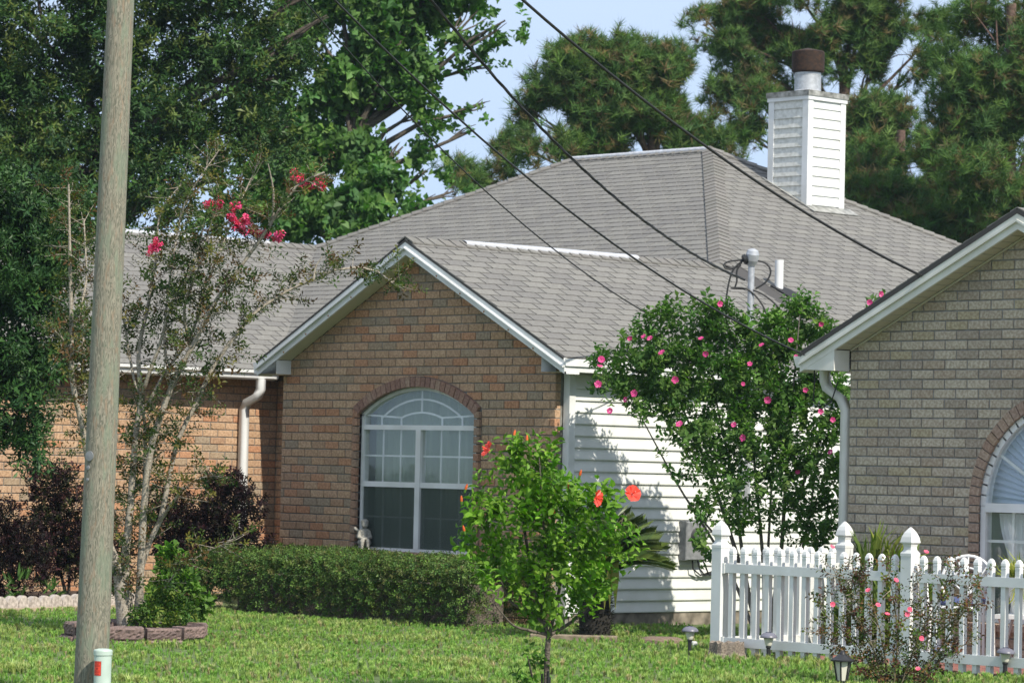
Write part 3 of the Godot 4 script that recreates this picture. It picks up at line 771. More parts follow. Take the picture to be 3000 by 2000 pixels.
	# ---- rake boards, soffits and returns of the gable
	var ex := AX - 2.18
	for s in [-1, 1]:
		var e: float = AX + s * 2.18
		var ey := AY - S * 2.18
		var up := MB.new(); var lo := MB.new()
		var d0 := 0.0; var d1 := 0.085; var d2 := 0.145
		up.prism(P2([AX, AY - d0 - 0.004, e, ey - d0 - 0.004, e, ey - d1, AX, AY - d1]), OV - 0.02, OV + 0.012)
		up.prism(P2([AX, AY - d1 + 0.020, e, ey - d1 + 0.020, e, ey - d1 - 0.001, AX, AY - d1 - 0.001]), OV + 0.012, OV + 0.024)
		up.prism(P2([AX, AY - d1 + 0.011, e, ey - d1 + 0.011, e, ey - d1 - 0.002, AX, AY - d1 - 0.002]), OV + 0.024, OV + 0.034)
		part(up, "rake_board", "vinyl", h)
		lo.prism(P2([AX, AY - d1, e, ey - d1, e, ey - d2, AX, AY - d2]), OV - 0.02, OV + 0.004)
		part(lo, "rake_board", "vinyl", h)
		var rb := MB.new()
		var ix: float = e - s * 0.30
		rb.prism(P2([e, ey - d2, ix, ey - d2 + S * 0.30, ix, 2.285, e, 2.285]), 0.003, OV + 0.0015)
		part(rb, "eave_return", "vinyl", h)
		for k in 17:
			var xa := lerpf(e - s * 0.30, AX, k / 17.0); var xb := lerpf(e - s * 0.30, AX, (k + 1) / 17.0)
			var ya: float = soff.call(xa) + 0.004; var yb: float = soff.call(xb) + 0.004
			var g: float = (xb - xa) * 0.05
			var sb := MB.new()
			sb.prism(P2([xa + g, ya, xb - g, yb, xb - g, yb + 0.006, xa + g, ya + 0.006]), 0.0, OV - 0.021)
			part(sb, "soffit_panel", "soffit", h)
			if k % 3 == 1:
				var nb := MB.new()
				nb.T = Transform3D(Basis(Vector3.RIGHT, PI / 2), Vector3(xa, soff.call(xa) + 0.018, OV + 0.005))
				nb.lathe([Vector2(0.009, -0.002), Vector2(0.009, 0.002), Vector2(0.0, 0.003)], 7)
				part(nb, "rusty_nail_head", "rust", h)
	# ---- roof: four visible planes, each a deck with shingles
	var deck := MB.new()
	var rp := func(T: Transform3D, poly: PackedVector2Array) -> void:
		deck.T = T
		deck.prism(poly, -0.02, 0.0)
	var TR := Transform3D(Basis(Vector3(0,0,-1), Vector3(-CA,SA,0), Vector3(SA,CA,0)), Vector3(0.23, eave, OV + 0.016))
	var zo := OV + 0.016
	var right := P2([0, 0, zo + 12.56, 0, zo + 7.24, 5.32/CA, zo + 4.10, 2.18/CA, 0, 2.18/CA])
	rp.call(TR, right)
	var TF := Transform3D(Basis(Vector3.RIGHT, Vector3(0,SA,-CA), Vector3(0,CA,SA)), Vector3(0, eave, -1.92))
	var front := P2([-6.45, 0, -4.13, 0, -1.95, 2.18/CA, -5.09, 5.32/CA, -7.42, 5.32/CA, -9.595, 3.145/CA])
	rp.call(TF, front)
	var TL := Transform3D(Basis(Vector3(0,0,-1), Vector3(-CA,SA,0), Vector3(SA,CA,0)), Vector3(-6.45, eave, 3.5))
	var left := P2([0, 0, 5.42, 0, 8.565, 3.145/CA, 0, 3.145/CA])
	rp.call(TL, left)
	var TW := Transform3D(Basis(Vector3(0,0,1), Vector3(CA,SA,0), Vector3(-SA,CA,0)), Vector3(-4.13, eave, -1.92))
	rp.call(TW, P2([0, 0, 1.92 + zo, 0, 1.92 + zo, 2.18/CA, -2.18, 2.18/CA]))
	# planes that face away
	var TB := Transform3D(Basis(Vector3.LEFT, Vector3(0,SA,CA), Vector3(0,CA,-SA)), Vector3(0, eave, -12.56))
	rp.call(TB, P2([-0.23, 0, 12.74, 0, 7.42, 5.32/CA, 5.09, 5.32/CA]))
	var TX := Transform3D(Basis(Vector3(0,0,1), Vector3(CA,SA,0), Vector3(-SA,CA,0)), Vector3(-12.74, eave, -12.56))
	rp.call(TX, P2([0, 0, 16.06, 0, 16.06, 3.145/CA, 7.495, 3.145/CA, 5.32, 5.32/CA]))
	var roof := part(deck, "roof", "deck", h)
	var rs := MB.new()
	# the wing's slope carries the 300 shingles that show largest; the rest is one mesh
	shingle(TR, P2([0, 0, 4.6, 0, 4.6, 2.18/CA, 0, 2.18/CA]), roof, 300, rs, [P2([4.6, -1, 9, -1, 9, 5, 4.1 + zo, 2.18/CA])])
	shingle(TR, P2([4.6, 0, zo + 12.56, 0, zo + 7.24, 5.32/CA, zo + 4.10, 2.18/CA, 4.6, 2.18/CA]), roof, 0, rs)
	shingle(TF, front, roof, 0, rs)
	shingle(TL, left, roof, 0, rs)
	var rsp := part(rs, "shingle", "shingle", roof)
	rsp.set_meta("kind", "stuff")
	var nR := Vector3(SA, CA, 0); var nF := Vector3(0, CA, SA); var nL := Vector3(-SA, CA, 0); var nB := Vector3(0, CA, -SA)
	caps(Vector3(-1.95, AY, -4.1), Vector3(-5.09, 5.16, -7.24), nF, nR, roof, "hip_cap")
	caps(Vector3(-9.595, 4.036, -5.065), Vector3(-7.42, 5.16, -7.24), nF, nL, roof, "hip_cap")
	caps(Vector3(0.2, 2.42, -12.5), Vector3(-5.09, 5.16, -7.24), nR, nB, roof, "hip_cap")
	caps(Vector3(AX, AY, zo), Vector3(AX, AY, -4.1), nL, nR, roof)
	caps(Vector3(-9.595, 4.036, 3.5), Vector3(-9.595, 4.036, -5.065), nL, nR, roof)
	caps(Vector3(-5.09, 5.16, -7.24), Vector3(-7.42, 5.16, -7.24), nF, nB, roof)
	# metal ridge vents
	for q in [[Vector3(AX, AY, -0.53), Vector3(AX, AY, -2.86)], [Vector3(-5.12, 5.16, -7.24), Vector3(-7.4, 5.16, -7.24)], [Vector3(-9.595, 4.036, 2.2), Vector3(-9.595, 4.036, -0.9)], [Vector3(-9.595, 4.036, -1.8), Vector3(-9.595, 4.036, -4.3)]]:
		var mb := MB.new()
		var d: Vector3 = (q[1] - q[0]).normalized()
		var l: float = (q[1] - q[0]).length()
		mb.T = Transform3D(Basis(d.cross(Vector3.UP), Vector3.UP, -d), q[0])
		var prof := P2([-0.15, -0.045, -0.10, -0.02, -0.098, 0.012, -0.085, 0.034, -0.045, 0.052, 0.0, 0.06, 0.045, 0.052, 0.085, 0.034, 0.098, 0.012, 0.10, -0.02, 0.15, -0.045, 0.15, -0.049, 0.096, -0.026, 0.092, 0.01, 0.08, 0.028, 0.043, 0.047, 0.0, 0.055, -0.043, 0.047, -0.08, 0.028, -0.092, 0.01, -0.096, -0.026, -0.15, -0.049])
		for i in prof.size(): prof[i] *= 0.62
		mb.prism(prof, -l, 0)
		part(mb, "ridge_vent", "vent_metal", roof)
	# plumbing vent with a tarred flashing
	var onR := func(x: float, z: float) -> float: return eave + S * (0.23 - x)
	var vp := MB.new()
	vp.T = Transform3D(Basis(), Vector3(-1.5, onR.call(-1.5, 0), -4.5))
	vp.lathe([Vector2(0.045, -0.05), Vector2(0.045, 0.30), Vector2(0.038, 0.30), Vector2(0.038, 0.1)], 14)
	part(vp, "vent_pipe", "vinyl", roof)
	var bo := MB.new()
	bo.T = TR
	var q0 := Vector2(zo + 4.5, (0.23 + 1.5) / CA)
	bo.prism(PackedVector2Array([q0 + Vector2(-0.10, 0.04), q0 + Vector2(-0.07, -0.14), q0 + Vector2(-0.03, -0.40), q0 + Vector2(0.09, -0.43), q0 + Vector2(0.15, -0.24), q0 + Vector2(0.14, -0.04), q0 + Vector2(0.05, 0.07)]), 0.012, 0.024)
	part(bo, "flashing", "tar", roof)
	# ---- eaves
	for q in [[0.165, 0.245, 2.335, 2.402], [0.165, 0.228, 2.285, 2.335]]:
		bar(h, "fascia", "vinyl", Vector3(q[0], q[2], -12.5), Vector3(q[1], q[3], OV + 0.0))
	bar(h, "eave_soffit", "soffit", Vector3(0.02, 2.30, -12.5), Vector3(0.164, 2.31, 0.0))
	# left wing eave with a gutter
	bar(h, "fascia", "vinyl", Vector3(-6.52, 2.30, -1.95), Vector3(-6.49, 2.385, 3.5))
	bar(h, "eave_soffit", "soffit", Vector3(-6.74, 2.31, -1.95), Vector3(-6.521, 2.32, 3.5))
	var gprof := P2([-6.488, 2.395, -6.488, 2.315, -6.445, 2.305, -6.425, 2.32, -6.415, 2.36, -6.385, 2.375, -6.382, 2.405, -6.394, 2.405, -6.396, 2.381, -6.424, 2.366, -6.434, 2.325, -6.446, 2.315, -6.478, 2.324, -6.478, 2.395])
	var gm := MB.new()
	gm.prism(gprof, -1.95, 3.5)
	part(gm, "gutter", "vinyl", h)
	# the wing's left eave gutter shows its end cap
	bar(h, "fascia", "vinyl", Vector3(-4.13, 2.29, -1.9), Vector3(-4.10, 2.395, 0.15))
	var ge := MB.new()
	ge.prism(P2([-4.131, 2.40, -4.131, 2.295, -4.20, 2.285, -4.225, 2.40]), -1.9, 0.165)
	part(ge, "gutter", "vinyl", h)
	var ds := MB.new()
	ds.tube([Vector3(-6.44, 2.31, -1.72), Vector3(-6.44, 2.20, -1.72), Vector3(-6.48, 2.12, -1.71), Vector3(-6.64, 2.06, -1.70), Vector3(-6.685, 1.98, -1.70), Vector3(-6.685, 1.5, -1.70), Vector3(-6.685, 0.06, -1.70)], 0.055, 0.055, 4, PI / 4)
	part(ds, "downspout", "vinyl", h)
	# ---- siding wall, lap boards with a corner post
	bar(h, "side_wall", "mortar", Vector3(-0.12, 0.0, -12.3), Vector3(-0.012, 2.4, -0.12))
	bar(h, "foundation", "concrete", Vector3(-0.011, 0.0, -12.3), Vector3(0.0, 0.125, -0.16))
	bar(h, "corner_post", "vinyl", Vector3(-0.06, 0.10, -0.165), Vector3(0.018, 2.31, -0.088))
	for k in 21:
		var y0 := 0.125 + k * 0.1065
		var y1 := minf(y0 + 0.1065, 2.30)
		if y0 > 2.29: break
		var mb := MB.new()
		var mid := y0 + (y1 - y0) * 0.62
		mb.prism(P2([y0 - 0.004, -0.011, y1, -0.011, y1, -0.004, mid, 0.0015, y0 + 0.012, 0.013, y0 + 0.003, 0.014, y0 - 0.004, 0.012]), -12.3, -0.166)
		# profile was drawn as (height, out); stand it up
		for i in mb.v.size():
			var a := mb.v[i]; mb.v[i] = Vector3(a.y, a.x, a.z)
			var b := mb.n[i]; mb.n[i] = Vector3(b.y, b.x, b.z)
		for i in range(0, mb.v.size(), 3):
			var a := mb.v[i+1]; mb.v[i+1] = mb.v[i+2]; mb.v[i+2] = a
		part(mb, "siding_board", "siding", h)
	# electric meter box
	var eb := MB.new()
	eb.brick(0, 0.28, 0, 0.36, 0.09, 0.09, 0.01)
	var mbx := inst(eb.mesh(), "meter_box", "grey_metal", h, Transform3D(Basis(Vector3.UP, PI / 2), Vector3(0.015, 0.60, -1.55)))
	var ml := MB.new()
	ml.T = Transform3D(Basis(Vector3.RIGHT, PI / 2), Vector3(0.14, 0.22, 0.09))
	ml.lathe([Vector2(0.085, 0.0), Vector2(0.08, 0.05), Vector2(0.05, 0.07), Vector2(0.0, 0.072)], 16)
	part(ml, "meter_dome", "dark_metal", mbx)
	var mw := MB.new()
	for k in 3:
		mw.tube([Vector3(0.06, 0.6, -1.68 - k*0.07), Vector3(0.07, 0.52, -1.68 - k*0.09), Vector3(0.05, 0.46, -1.80 - k*0.06), Vector3(0.04, 0.50, -2.0 - k*0.05), Vector3(0.04, 0.56, -2.1)], 0.008, 0.008, 5)
	part(mw, "meter_cable", "rubber", h)
	# ---- left wing wall and other walls
	var lw := bar(h, "wing_wall", "mortar", Vector3(-6.87, 0, -2.2), Vector3(-6.759, 2.31, 3.3))
	var lp := lay(P2([0, 0, 5.5, 0, 5.5, 2.31, 0, 2.31]), [], 0.203, 0.079, 0.010, 0.03, 2.31)
	place_bricks(lp, Transform3D(Basis(Vector3(0,0,-1), Vector3.UP, Vector3.RIGHT), Vector3(-6.75, 0, 3.3)), BRICK1, lw, 0, rest, 0.203, 0.079, "a")
	bar(h, "entry_wall", "mortar", Vector3(-6.76, 0, -2.3), Vector3(-3.95, 2.4, -2.21))
	place_bricks(lay(P2([-6.75, 0, -3.95, 0, -3.95, 2.31, -6.75, 2.31]), [], 0.203, 0.079, 0.010, 0.07, 2.31), Transform3D(Basis(), Vector3(0, 0, -2.2)), BRICK1, lw, 0, rest, 0.203, 0.079, "a")
	place_bricks(lay(P2([0, 0, 2.1, 0, 2.1, 2.31, 0, 2.31]), [], 0.203, 0.079, 0.010, 0.07, 2.31), Transform3D(Basis(Vector3(0,0,1), Vector3.UP, Vector3.LEFT), Vector3(-3.951, 0, -2.2)), BRICK1, lw, 0, rest, 0.203, 0.079, "a")
	bar(h, "wing_side_wall", "mortar", Vector3(-3.94, 0, -2.2), Vector3(-3.84, 2.4, -0.112))
	var rb2 := part(rest, "brick", "brick", h)
	rb2.set_meta("kind", "stuff")
	bar(h, "rear_wall", "mortar", Vector3(-12.4, 0, -12.3), Vector3(-0.13, 2.4, -12.2))
	bar(h, "far_wall", "mortar", Vector3(-12.5, 0, -12.2), Vector3(-12.4, 2.4, 3.3))
	bar(h, "garage_wall", "mortar", Vector3(-12.4, 0, 3.2), Vector3(-6.88, 2.4, 3.3))
	var gg := MB.new()
	gg.prism(P2([-12.7, 2.41, -6.5, 2.41, -9.595, 4.0]), 3.2, 3.3)
	part(gg, "garage_gable", "vinyl", h)
	bar(h, "ceiling", "plaster", Vector3(-3.83, 2.41, -4.0), Vector3(-0.13, 2.43, -0.12))
	bar(h, "inner_wall", "plaster", Vector3(-3.83, 0, -4.05), Vector3(-0.13, 2.41, -4.0))
	bar(h, "inner_wall", "plaster", Vector3(-3.83, 0, -4.0), Vector3(-3.80, 2.41, -0.12))
	bar(h, "inner_floor", "plaster", Vector3(-3.83, 0.02, -4.0), Vector3(-0.13, 0.05, -0.12))
	chimney(h)

func chimney(h: Node3D) -> void:
	var x0 := -4.30; var x1 := -3.69; var z1 := -7.33; var z0 := -7.97; var top := 5.66
	var core := MB.new()
	core.box(Vector3(x0 + 0.02, 3.9, z0 + 0.02), Vector3(x1 - 0.02, top, z1 - 0.02))
	var ch := part(core, "chimney", "siding", h)
	for cx in [x0, x1]:
		for cz in [z0, z1]:
			var sx := 1.0 if cx == x0 else -1.0; var sz := 1.0 if cz == z0 else -1.0
			var mb := MB.new()
			mb.box(Vector3(minf(cx, cx + sx*0.085), 3.9, minf(cz, cz + sz*0.018)), Vector3(maxf(cx, cx + sx*0.085), top, maxf(cz, cz + sz*0.018)))
			mb.box(Vector3(minf(cx, cx + sx*0.018), 3.9, minf(cz + sz*0.019, cz + sz*0.085)), Vector3(maxf(cx, cx + sx*0.018), top, maxf(cz + sz*0.019, cz + sz*0.085)))
			part(mb, "corner_trim", "vinyl", ch)
	for k in 16:
		var y0 := 3.92 + k * 0.11
		var y1 := minf(y0 + 0.11, top)
		if y0 > top - 0.02: break
		var f := MB.new()
		f.quad(Vector3(x0+0.085, y0, z1-0.002), Vector3(x1-0.085, y0, z1-0.002), Vector3(x1-0.085, y1, z1-0.016), Vector3(x0+0.085, y1, z1-0.016))
		f.quad(Vector3(x0+0.085, y0, z1-0.02), Vector3(x1-0.085, y0, z1-0.02), Vector3(x1-0.085, y0, z1-0.002), Vector3(x0+0.085, y0, z1-0.002))
		part(f, "siding_board", "siding_dirty", ch)
		var r := MB.new()
		r.quad(Vector3(x1-0.002, y0, z1-0.085), Vector3(x1-0.002, y0, z0+0.085), Vector3(x1-0.016, y1, z0+0.085), Vector3(x1-0.016, y1, z1-0.085))
		r.quad(Vector3(x1-0.02, y0, z1-0.085), Vector3(x1-0.02, y0, z0+0.085), Vector3(x1-0.002, y0, z0+0.085), Vector3(x1-0.002, y0, z1-0.085))
		part(r, "siding_board", "siding", ch)
	bar(ch, "frieze", "vinyl", Vector3(x0-0.012, top, z0-0.012), Vector3(x1+0.012, top+0.045, z1+0.012))
	var cp := MB.new()
	cp.box(Vector3(x0-0.022, top+0.045, z0-0.022), Vector3(x1+0.022, top+0.105, z1+0.022))
	var cx := (x0 + x1) / 2; var cz := (z0 + z1) / 2
	for q in [[x0-0.022, z1+0.022, x1+0.022, z1+0.022], [x1+0.022, z1+0.022, x1+0.022, z0-0.022], [x1+0.022, z0-0.022, x0-0.022, z0-0.022], [x0-0.022, z0-0.022, x0-0.022, z1+0.022]]:
		cp.tri(Vector3(q[0], top+0.106, q[1]), Vector3(q[2], top+0.106, q[3]), Vector3(cx, top+0.15, cz))
	part(cp, "metal_cap", "galv_stained", ch)
	var fl := MB.new()
	fl.T = Transform3D(Basis(), Vector3(cx, top + 0.10, cz))
	fl.lathe([Vector2(0.21, 0.0), Vector2(0.17, 0.03), Vector2(0.152, 0.045), Vector2(0.152, 0.21), Vector2(0.156, 0.215), Vector2(0.152, 0.22), Vector2(0.152, 0.33)], 24)
	part(fl, "flue_pipe", "galv", ch)
	var fc := MB.new()
	fc.T = Transform3D(Basis(), Vector3(cx, top + 0.36, cz))
	fc.lathe([Vector2(0.12, -0.03), Vector2(0.185, 0.0), Vector2(0.187, 0.01), Vector2(0.187, 0.225), Vector2(0.175, 0.235), Vector2(0.0, 0.275)], 24)
	part(fc, "flue_cap", "rusty", ch)
	var fa := MB.new()
	fa.T = Transform3D(Basis(Vector3(0,0,-1), Vector3(-CA,SA,0), Vector3(SA,CA,0)), Vector3(0.23, 2.41, 0.203))
	fa.box(Vector3(7.50, 3.78/CA, 0.013), Vector3(8.27, 3.93/CA, 0.021))
	fa.box(Vector3(7.50, 3.93/CA, 0.013), Vector3(7.545, 4.6/CA, 0.020))
	part(fa, "base_flashing", "galv_stained", ch)

func neighbour_house() -> void:
	var h := thing("grey_brick_house", "pale grey brick house at right edge with white rake trim and half round window", "house")
	var Z := 0.23; var XL := 3.63; var XR := 7.30; var AX := 5.48; var AY := 3.49; var OV := 0.19; var eave := AY - 0.49 * 2.23
	var sl := 0.49
	var ca := cos(atan(sl)); var sa := sin(atan(sl))
	var soff := func(x: float) -> float: return AY - 0.145 - sl * absf(x - AX)
	var cx := 5.797; var R := 0.807; var sp := 1.207; var bot := 0.30
	var outline := P2([XL, 0, XR, 0, XR, soff.call(XR), AX, soff.call(AX), XL, soff.call(XL)])
	var ring := arc(cx, sp, R + 0.10, -PI / 2, PI / 2, 28)
	ring.append_array(P2([cx + R + 0.1, bot - 0.05, cx - R - 0.1, bot - 0.05]))
	var hole := arc(cx, sp, R, -PI / 2, PI / 2, 28)
	var back := MB.new()
	back.T = Transform3D(Basis(), Vector3(0, 0, Z))
	back.prism(P2([XL, 0, cx - R, 0, cx - R, soff.call(cx - R), XL, soff.call(XL)]), -0.11, -0.009)
	back.prism(P2([cx + R, 0, XR, 0, XR, soff.call(XR), cx + R, soff.call(cx + R)]), -0.11, -0.009)
	back.prism(P2([cx - R, 0, cx + R, 0, cx + R, bot - 0.03, cx - R, bot - 0.03]), -0.11, -0.009)
	var above := hole.duplicate()
	above.append_array(P2([cx + R, soff.call(cx + R), AX, soff.call(AX), cx - R, soff.call(cx - R)]))
	back.prism(above, -0.11, -0.009)
	var gw := part(back, "gable_wall", "mortar2", h)
	var rest := MB.new()
	var pieces := lay(outline, [ring], 0.228, 0.0775, 0.011, XL + 0.075, 2.119)
	var near := []; var far := []
	for pc in pieces:
		if pc[2].x < 5.6 and pc[2].y > 0.45: near.append(pc)
		else: far.append(pc)
	near.reverse()
	place_bricks(near + far, Transform3D(Basis(), Vector3(0, 0, Z)), BRICK2, gw, 300, rest, 0.228, 0.0775, "b")
	arch_ring(gw, cx, sp, R, R + 0.095, -PI / 2, PI / 2, 36, -0.10, 0.012, 0, Z)
	var y := bot
	while y < sp - 0.03:
		var mb := MB.new()
		mb.col = BRICK2[rng.randi() % 10].lerp(RED[rng.randi() % 6], 0.6)
		mb.brick(cx - R - 0.095, cx - R, y, minf(y + 0.067, sp - 0.005), Z + 0.012, 0.11, 0.004)
		part(mb, "jamb_brick", "brick", gw)
		y += 0.0775
	var sx := cx - R - 0.1
	while sx < cx + R + 0.05:
		var mb := MB.new()
		mb.col = RED[rng.randi() % 6].lerp(BRICK2[0], 0.4)
		mb.T = Transform3D(Basis(Vector3.RIGHT, 0.12), Vector3(sx, bot - 0.06, Z))
		mb.box(Vector3(0, 0, -0.11), Vector3(0.063, 0.056, 0.06))
		part(mb, "sill_brick", "brick", gw)
		sx += 0.07
	# red end bricks on the left corner's side
	var br := MB.new()
	br.box(Vector3(XL + 0.002, 0, -6.0), Vector3(XL + 0.1, eave, Z - 0.111))
	part(br, "side_wall", "mortar2", h)
	var sp2 := lay(P2([0, 0, 2.4, 0, 2.4, 2.27, 0, 2.27]), [], 0.228, 0.0775, 0.011, 0.04, 2.119)
	place_bricks(sp2, Transform3D(Basis(Vector3(0,0,1), Vector3.UP, Vector3.LEFT), Vector3(XL - 0.003, 0, Z - 2.46)), BRICK2, gw, 0, rest, 0.228, 0.0775, "b")
	var rb := part(rest, "brick", "brick", h)
	rb.set_meta("kind", "stuff")
	# window with a pleated fan shade above and tied curtains below
	var fr := MB.new()
	fr.T = Transform3D(Basis(), Vector3(0, 0, Z))
	strip(fr, arc(cx, sp, R - 0.025, -PI / 2, PI / 2, 30), 0.05, -0.10, -0.02)
	fr.box(Vector3(cx - R, bot, -0.10), Vector3(cx - R + 0.05, sp, -0.02))
	fr.box(Vector3(cx + R - 0.05, bot, -0.10), Vector3(cx + R, sp, -0.02))
	fr.box(Vector3(cx - R + 0.05, bot, -0.10), Vector3(cx + R - 0.05, bot + 0.05, -0.02))
	var win := part(fr, "half_round_window", "vinyl", h)
	bar(win, "transom", "vinyl", Vector3(cx - R + 0.05, sp - 0.05, Z - 0.10), Vector3(cx + R - 0.05, sp + 0.02, Z - 0.012))
	for x in [cx - 0.27, cx + 0.27]:
		bar(win, "muntin", "vinyl", Vector3(x - 0.012, bot + 0.05, Z - 0.07), Vector3(x + 0.012, sp - 0.05, Z - 0.055))
	bar(win, "muntin", "vinyl", Vector3(cx - 0.52, bot + 0.05, Z - 0.0702), Vector3(cx - 0.496, sp - 0.05, Z - 0.0552))
	for yy in [0.62, 0.92]:
		bar(win, "muntin", "vinyl", Vector3(cx - R + 0.05, yy, Z - 0.0695), Vector3(cx + R - 0.05, yy + 0.022, Z - 0.0545))
	var spk := MB.new()
	spk.T = Transform3D(Basis(), Vector3(0, 0, Z))
	for a in [-1.02, -0.5, 0.0, 0.5, 1.02]:
		strip(spk, P2([cx + 0.1*sin(a), sp + 0.1*cos(a), cx + (R-0.05)*sin(a), sp + (R-0.05)*cos(a)]), 0.022, -0.07, -0.055)
	part(spk, "spoke_muntin", "vinyl", win)
	var pn := MB.new()
	pn.T = Transform3D(Basis(), Vector3(0, 0, Z))
	pn.prism(arc(cx, sp, R - 0.04, -PI / 2, PI / 2, 24), -0.052, -0.048)
	part(pn, "arch_pane", "glass", win)
	bar(win, "lower_pane", "glass", Vector3(cx - R + 0.05, bot + 0.05, Z - 0.052), Vector3(cx + R - 0.05, sp - 0.05, Z - 0.048))
	var shd := MB.new()
	shd.T = Transform3D(Basis(), Vector3(0, 0, Z))
	var np := 44
	for i in np:
		var a0 := lerpf(-PI / 2, PI / 2, float(i) / np); var a1 := lerpf(-PI / 2, PI / 2, (i + 0.5) / np); var a2 := lerpf(-PI / 2, PI / 2, (i + 1.0) / np)
		var p0 := Vector3(cx + R*sin(a0), sp + R*cos(a0), -0.17); var p1 := Vector3(cx + R*sin(a1), sp + R*cos(a1), -0.135); var p2 := Vector3(cx + R*sin(a2), sp + R*cos(a2), -0.17)
		var o := Vector3(cx, sp, -0.15)
		shd.tri(o, p1, p0); shd.tri(o, p2, p1)
	part(shd, "fan_shade", "shade", win)
	for s in [-1, 1]:
		var cu := MB.new()
		var rows := 10; var cols := 36
		var g := []
		for j in rows + 1:
			var t := float(j) / rows
			var yy := lerpf(sp - 0.06, bot + 0.02, t)
			var wd := lerpf(0.42, 0.13, smoothstep(0.0, 0.72, t)) if t < 0.72 else lerpf(0.13, 0.26, (t - 0.72) / 0.28)
			var mid := lerpf(0.52, 0.50, t)
			var row := []
			for i in cols + 1:
				var u := float(i) / cols
				row.append(Vector3(cx + s * (mid + (u - 0.5) * wd), yy, Z - 0.16 + 0.018 * sin(u * 44.0) * (0.5 + wd)))
			g.append(row)
		for j in rows:
			for i in cols:
				cu.quad(g[j+1][i], g[j+1][i+1], g[j][i+1], g[j][i])
		part(cu, "tied_curtain", "curtain_white", win)
	# dim room behind the glass
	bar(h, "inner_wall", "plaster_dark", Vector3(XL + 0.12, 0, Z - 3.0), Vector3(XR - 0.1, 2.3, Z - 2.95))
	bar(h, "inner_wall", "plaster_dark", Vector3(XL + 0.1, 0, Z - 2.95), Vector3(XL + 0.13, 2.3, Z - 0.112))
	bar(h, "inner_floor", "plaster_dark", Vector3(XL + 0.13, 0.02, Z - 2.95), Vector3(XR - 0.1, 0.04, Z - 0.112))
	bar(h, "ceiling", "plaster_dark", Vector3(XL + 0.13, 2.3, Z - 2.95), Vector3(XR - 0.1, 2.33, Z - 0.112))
	bar(h, "far_wall", "mortar2", Vector3(XR - 0.1, 0, -6.0), Vector3(XR, 2.4, Z - 0.111))
	bar(h, "rear_wall", "mortar2", Vector3(XL, 0, -6.1), Vector3(XR, 2.4, -6.0))
	# rake trim
	for s in [-1, 1]:
		var e: float = AX + s * 2.23
		var ey: float = AY - sl * 2.23
		var up := MB.new(); var lo := MB.new()
		up.prism(P2([AX, AY - 0.004, e, ey - 0.004, e, ey - 0.085, AX, AY - 0.085]), Z + OV - 0.02, Z + OV + 0.012)
		up.prism(P2([AX, AY - 0.067, e, ey - 0.067, e, ey - 0.086, AX, AY - 0.086]), Z + OV + 0.012, Z + OV + 0.026)
		part(up, "rake_board", "vinyl_warm", h)
		lo.prism(P2([AX, AY - 0.085, e, ey - 0.085, e, ey - 0.145, AX, AY - 0.145]), Z + OV - 0.02, Z + OV + 0.004)
		part(lo, "rake_board", "vinyl_warm", h)
		var ix: float = e - s * 0.37
		var r := MB.new()
		r.prism(P2([e, ey - 0.145, ix, ey - 0.145 + sl * 0.37, ix, 2.265, e + s * -0.05, 2.275]), Z + 0.003, Z + OV + 0.0015)
		part(r, "eave_return", "vinyl_warm", h)
		for k in 20:
			var xa := lerpf(e - s * 0.37, AX, k / 20.0); var xb := lerpf(e - s * 0.37, AX, (k + 1) / 20.0)
			var g: float = (xb - xa) * 0.06
			var sb := MB.new()
			sb.prism(P2([xa + g, soff.call(xa + g) + 0.004, xb - g, soff.call(xb - g) + 0.004, xb - g, soff.call(xb - g) + 0.01, xa + g, soff.call(xa + g) + 0.01]), Z, Z + OV - 0.021)
			part(sb, "soffit_panel", "soffit2", h)
	var bm := MB.new()
	for s in [-1, 1]:
		bm.prism(P2([AX, soff.call(AX) - 0.002, AX + s * 1.84, soff.call(AX + s * 1.84) - 0.002, AX + s * 1.84, soff.call(AX + s * 1.84) - 0.016, AX, soff.call(AX) - 0.016]), Z, Z + 0.016)
	part(bm, "soffit_bead", "soffit2", h)
	# roof slabs
	var deck := MB.new()
	deck.T = Transform3D(Basis(Vector3(0,0,1), Vector3(ca,sa,0), Vector3(-sa,ca,0)), Vector3(AX - 2.23, eave, -6.1))
	deck.prism(P2([0, 0, 6.1 + Z + OV + 0.016, 0, 6.1 + Z + OV + 0.016, 2.23/ca, 0, 2.23/ca]), -0.02, 0.018)
	deck.T = Transform3D(Basis(Vector3(0,0,-1), Vector3(-ca,sa,0), Vector3(sa,ca,0)), Vector3(AX + 2.23, eave, Z + OV + 0.016))
	deck.prism(P2([0, 0, 6.1 + Z + OV + 0.016, 0, 6.1 + Z + OV + 0.016, 2.23/ca, 0, 2.23/ca]), -0.02, 0.018)
	var roof := part(deck, "roof", "deck", h)
	var rs := MB.new()
	shingle(Transform3D(Basis(Vector3(0,0,-1), Vector3(-ca,sa,0), Vector3(sa,ca,0)), Vector3(AX + 2.23, eave + 0.02, Z + OV + 0.016)), P2([0, 0, 6.2, 0, 6.2, 2.23/ca, 0, 2.23/ca]), roof, 0, rs)
	shingle(Transform3D(Basis(Vector3(0,0,1), Vector3(ca,sa,0), Vector3(-sa,ca,0)), Vector3(AX - 2.23, eave + 0.02, -6.1)), P2([0, 0, 6.1 + Z + OV + 0.016, 0, 6.1 + Z + OV + 0.016, 2.23/ca, 0, 2.23/ca]), roof, 0, rs)
	var rp := part(rs, "shingle", "shingle", roof)
	rp.set_meta("kind", "stuff")
	# small round roof vent near the ridge, half hidden by the rake
	var vt := MB.new()
	vt.T = Transform3D(Basis(), Vector3(AX - 0.30, AY - 0.13, -0.35))
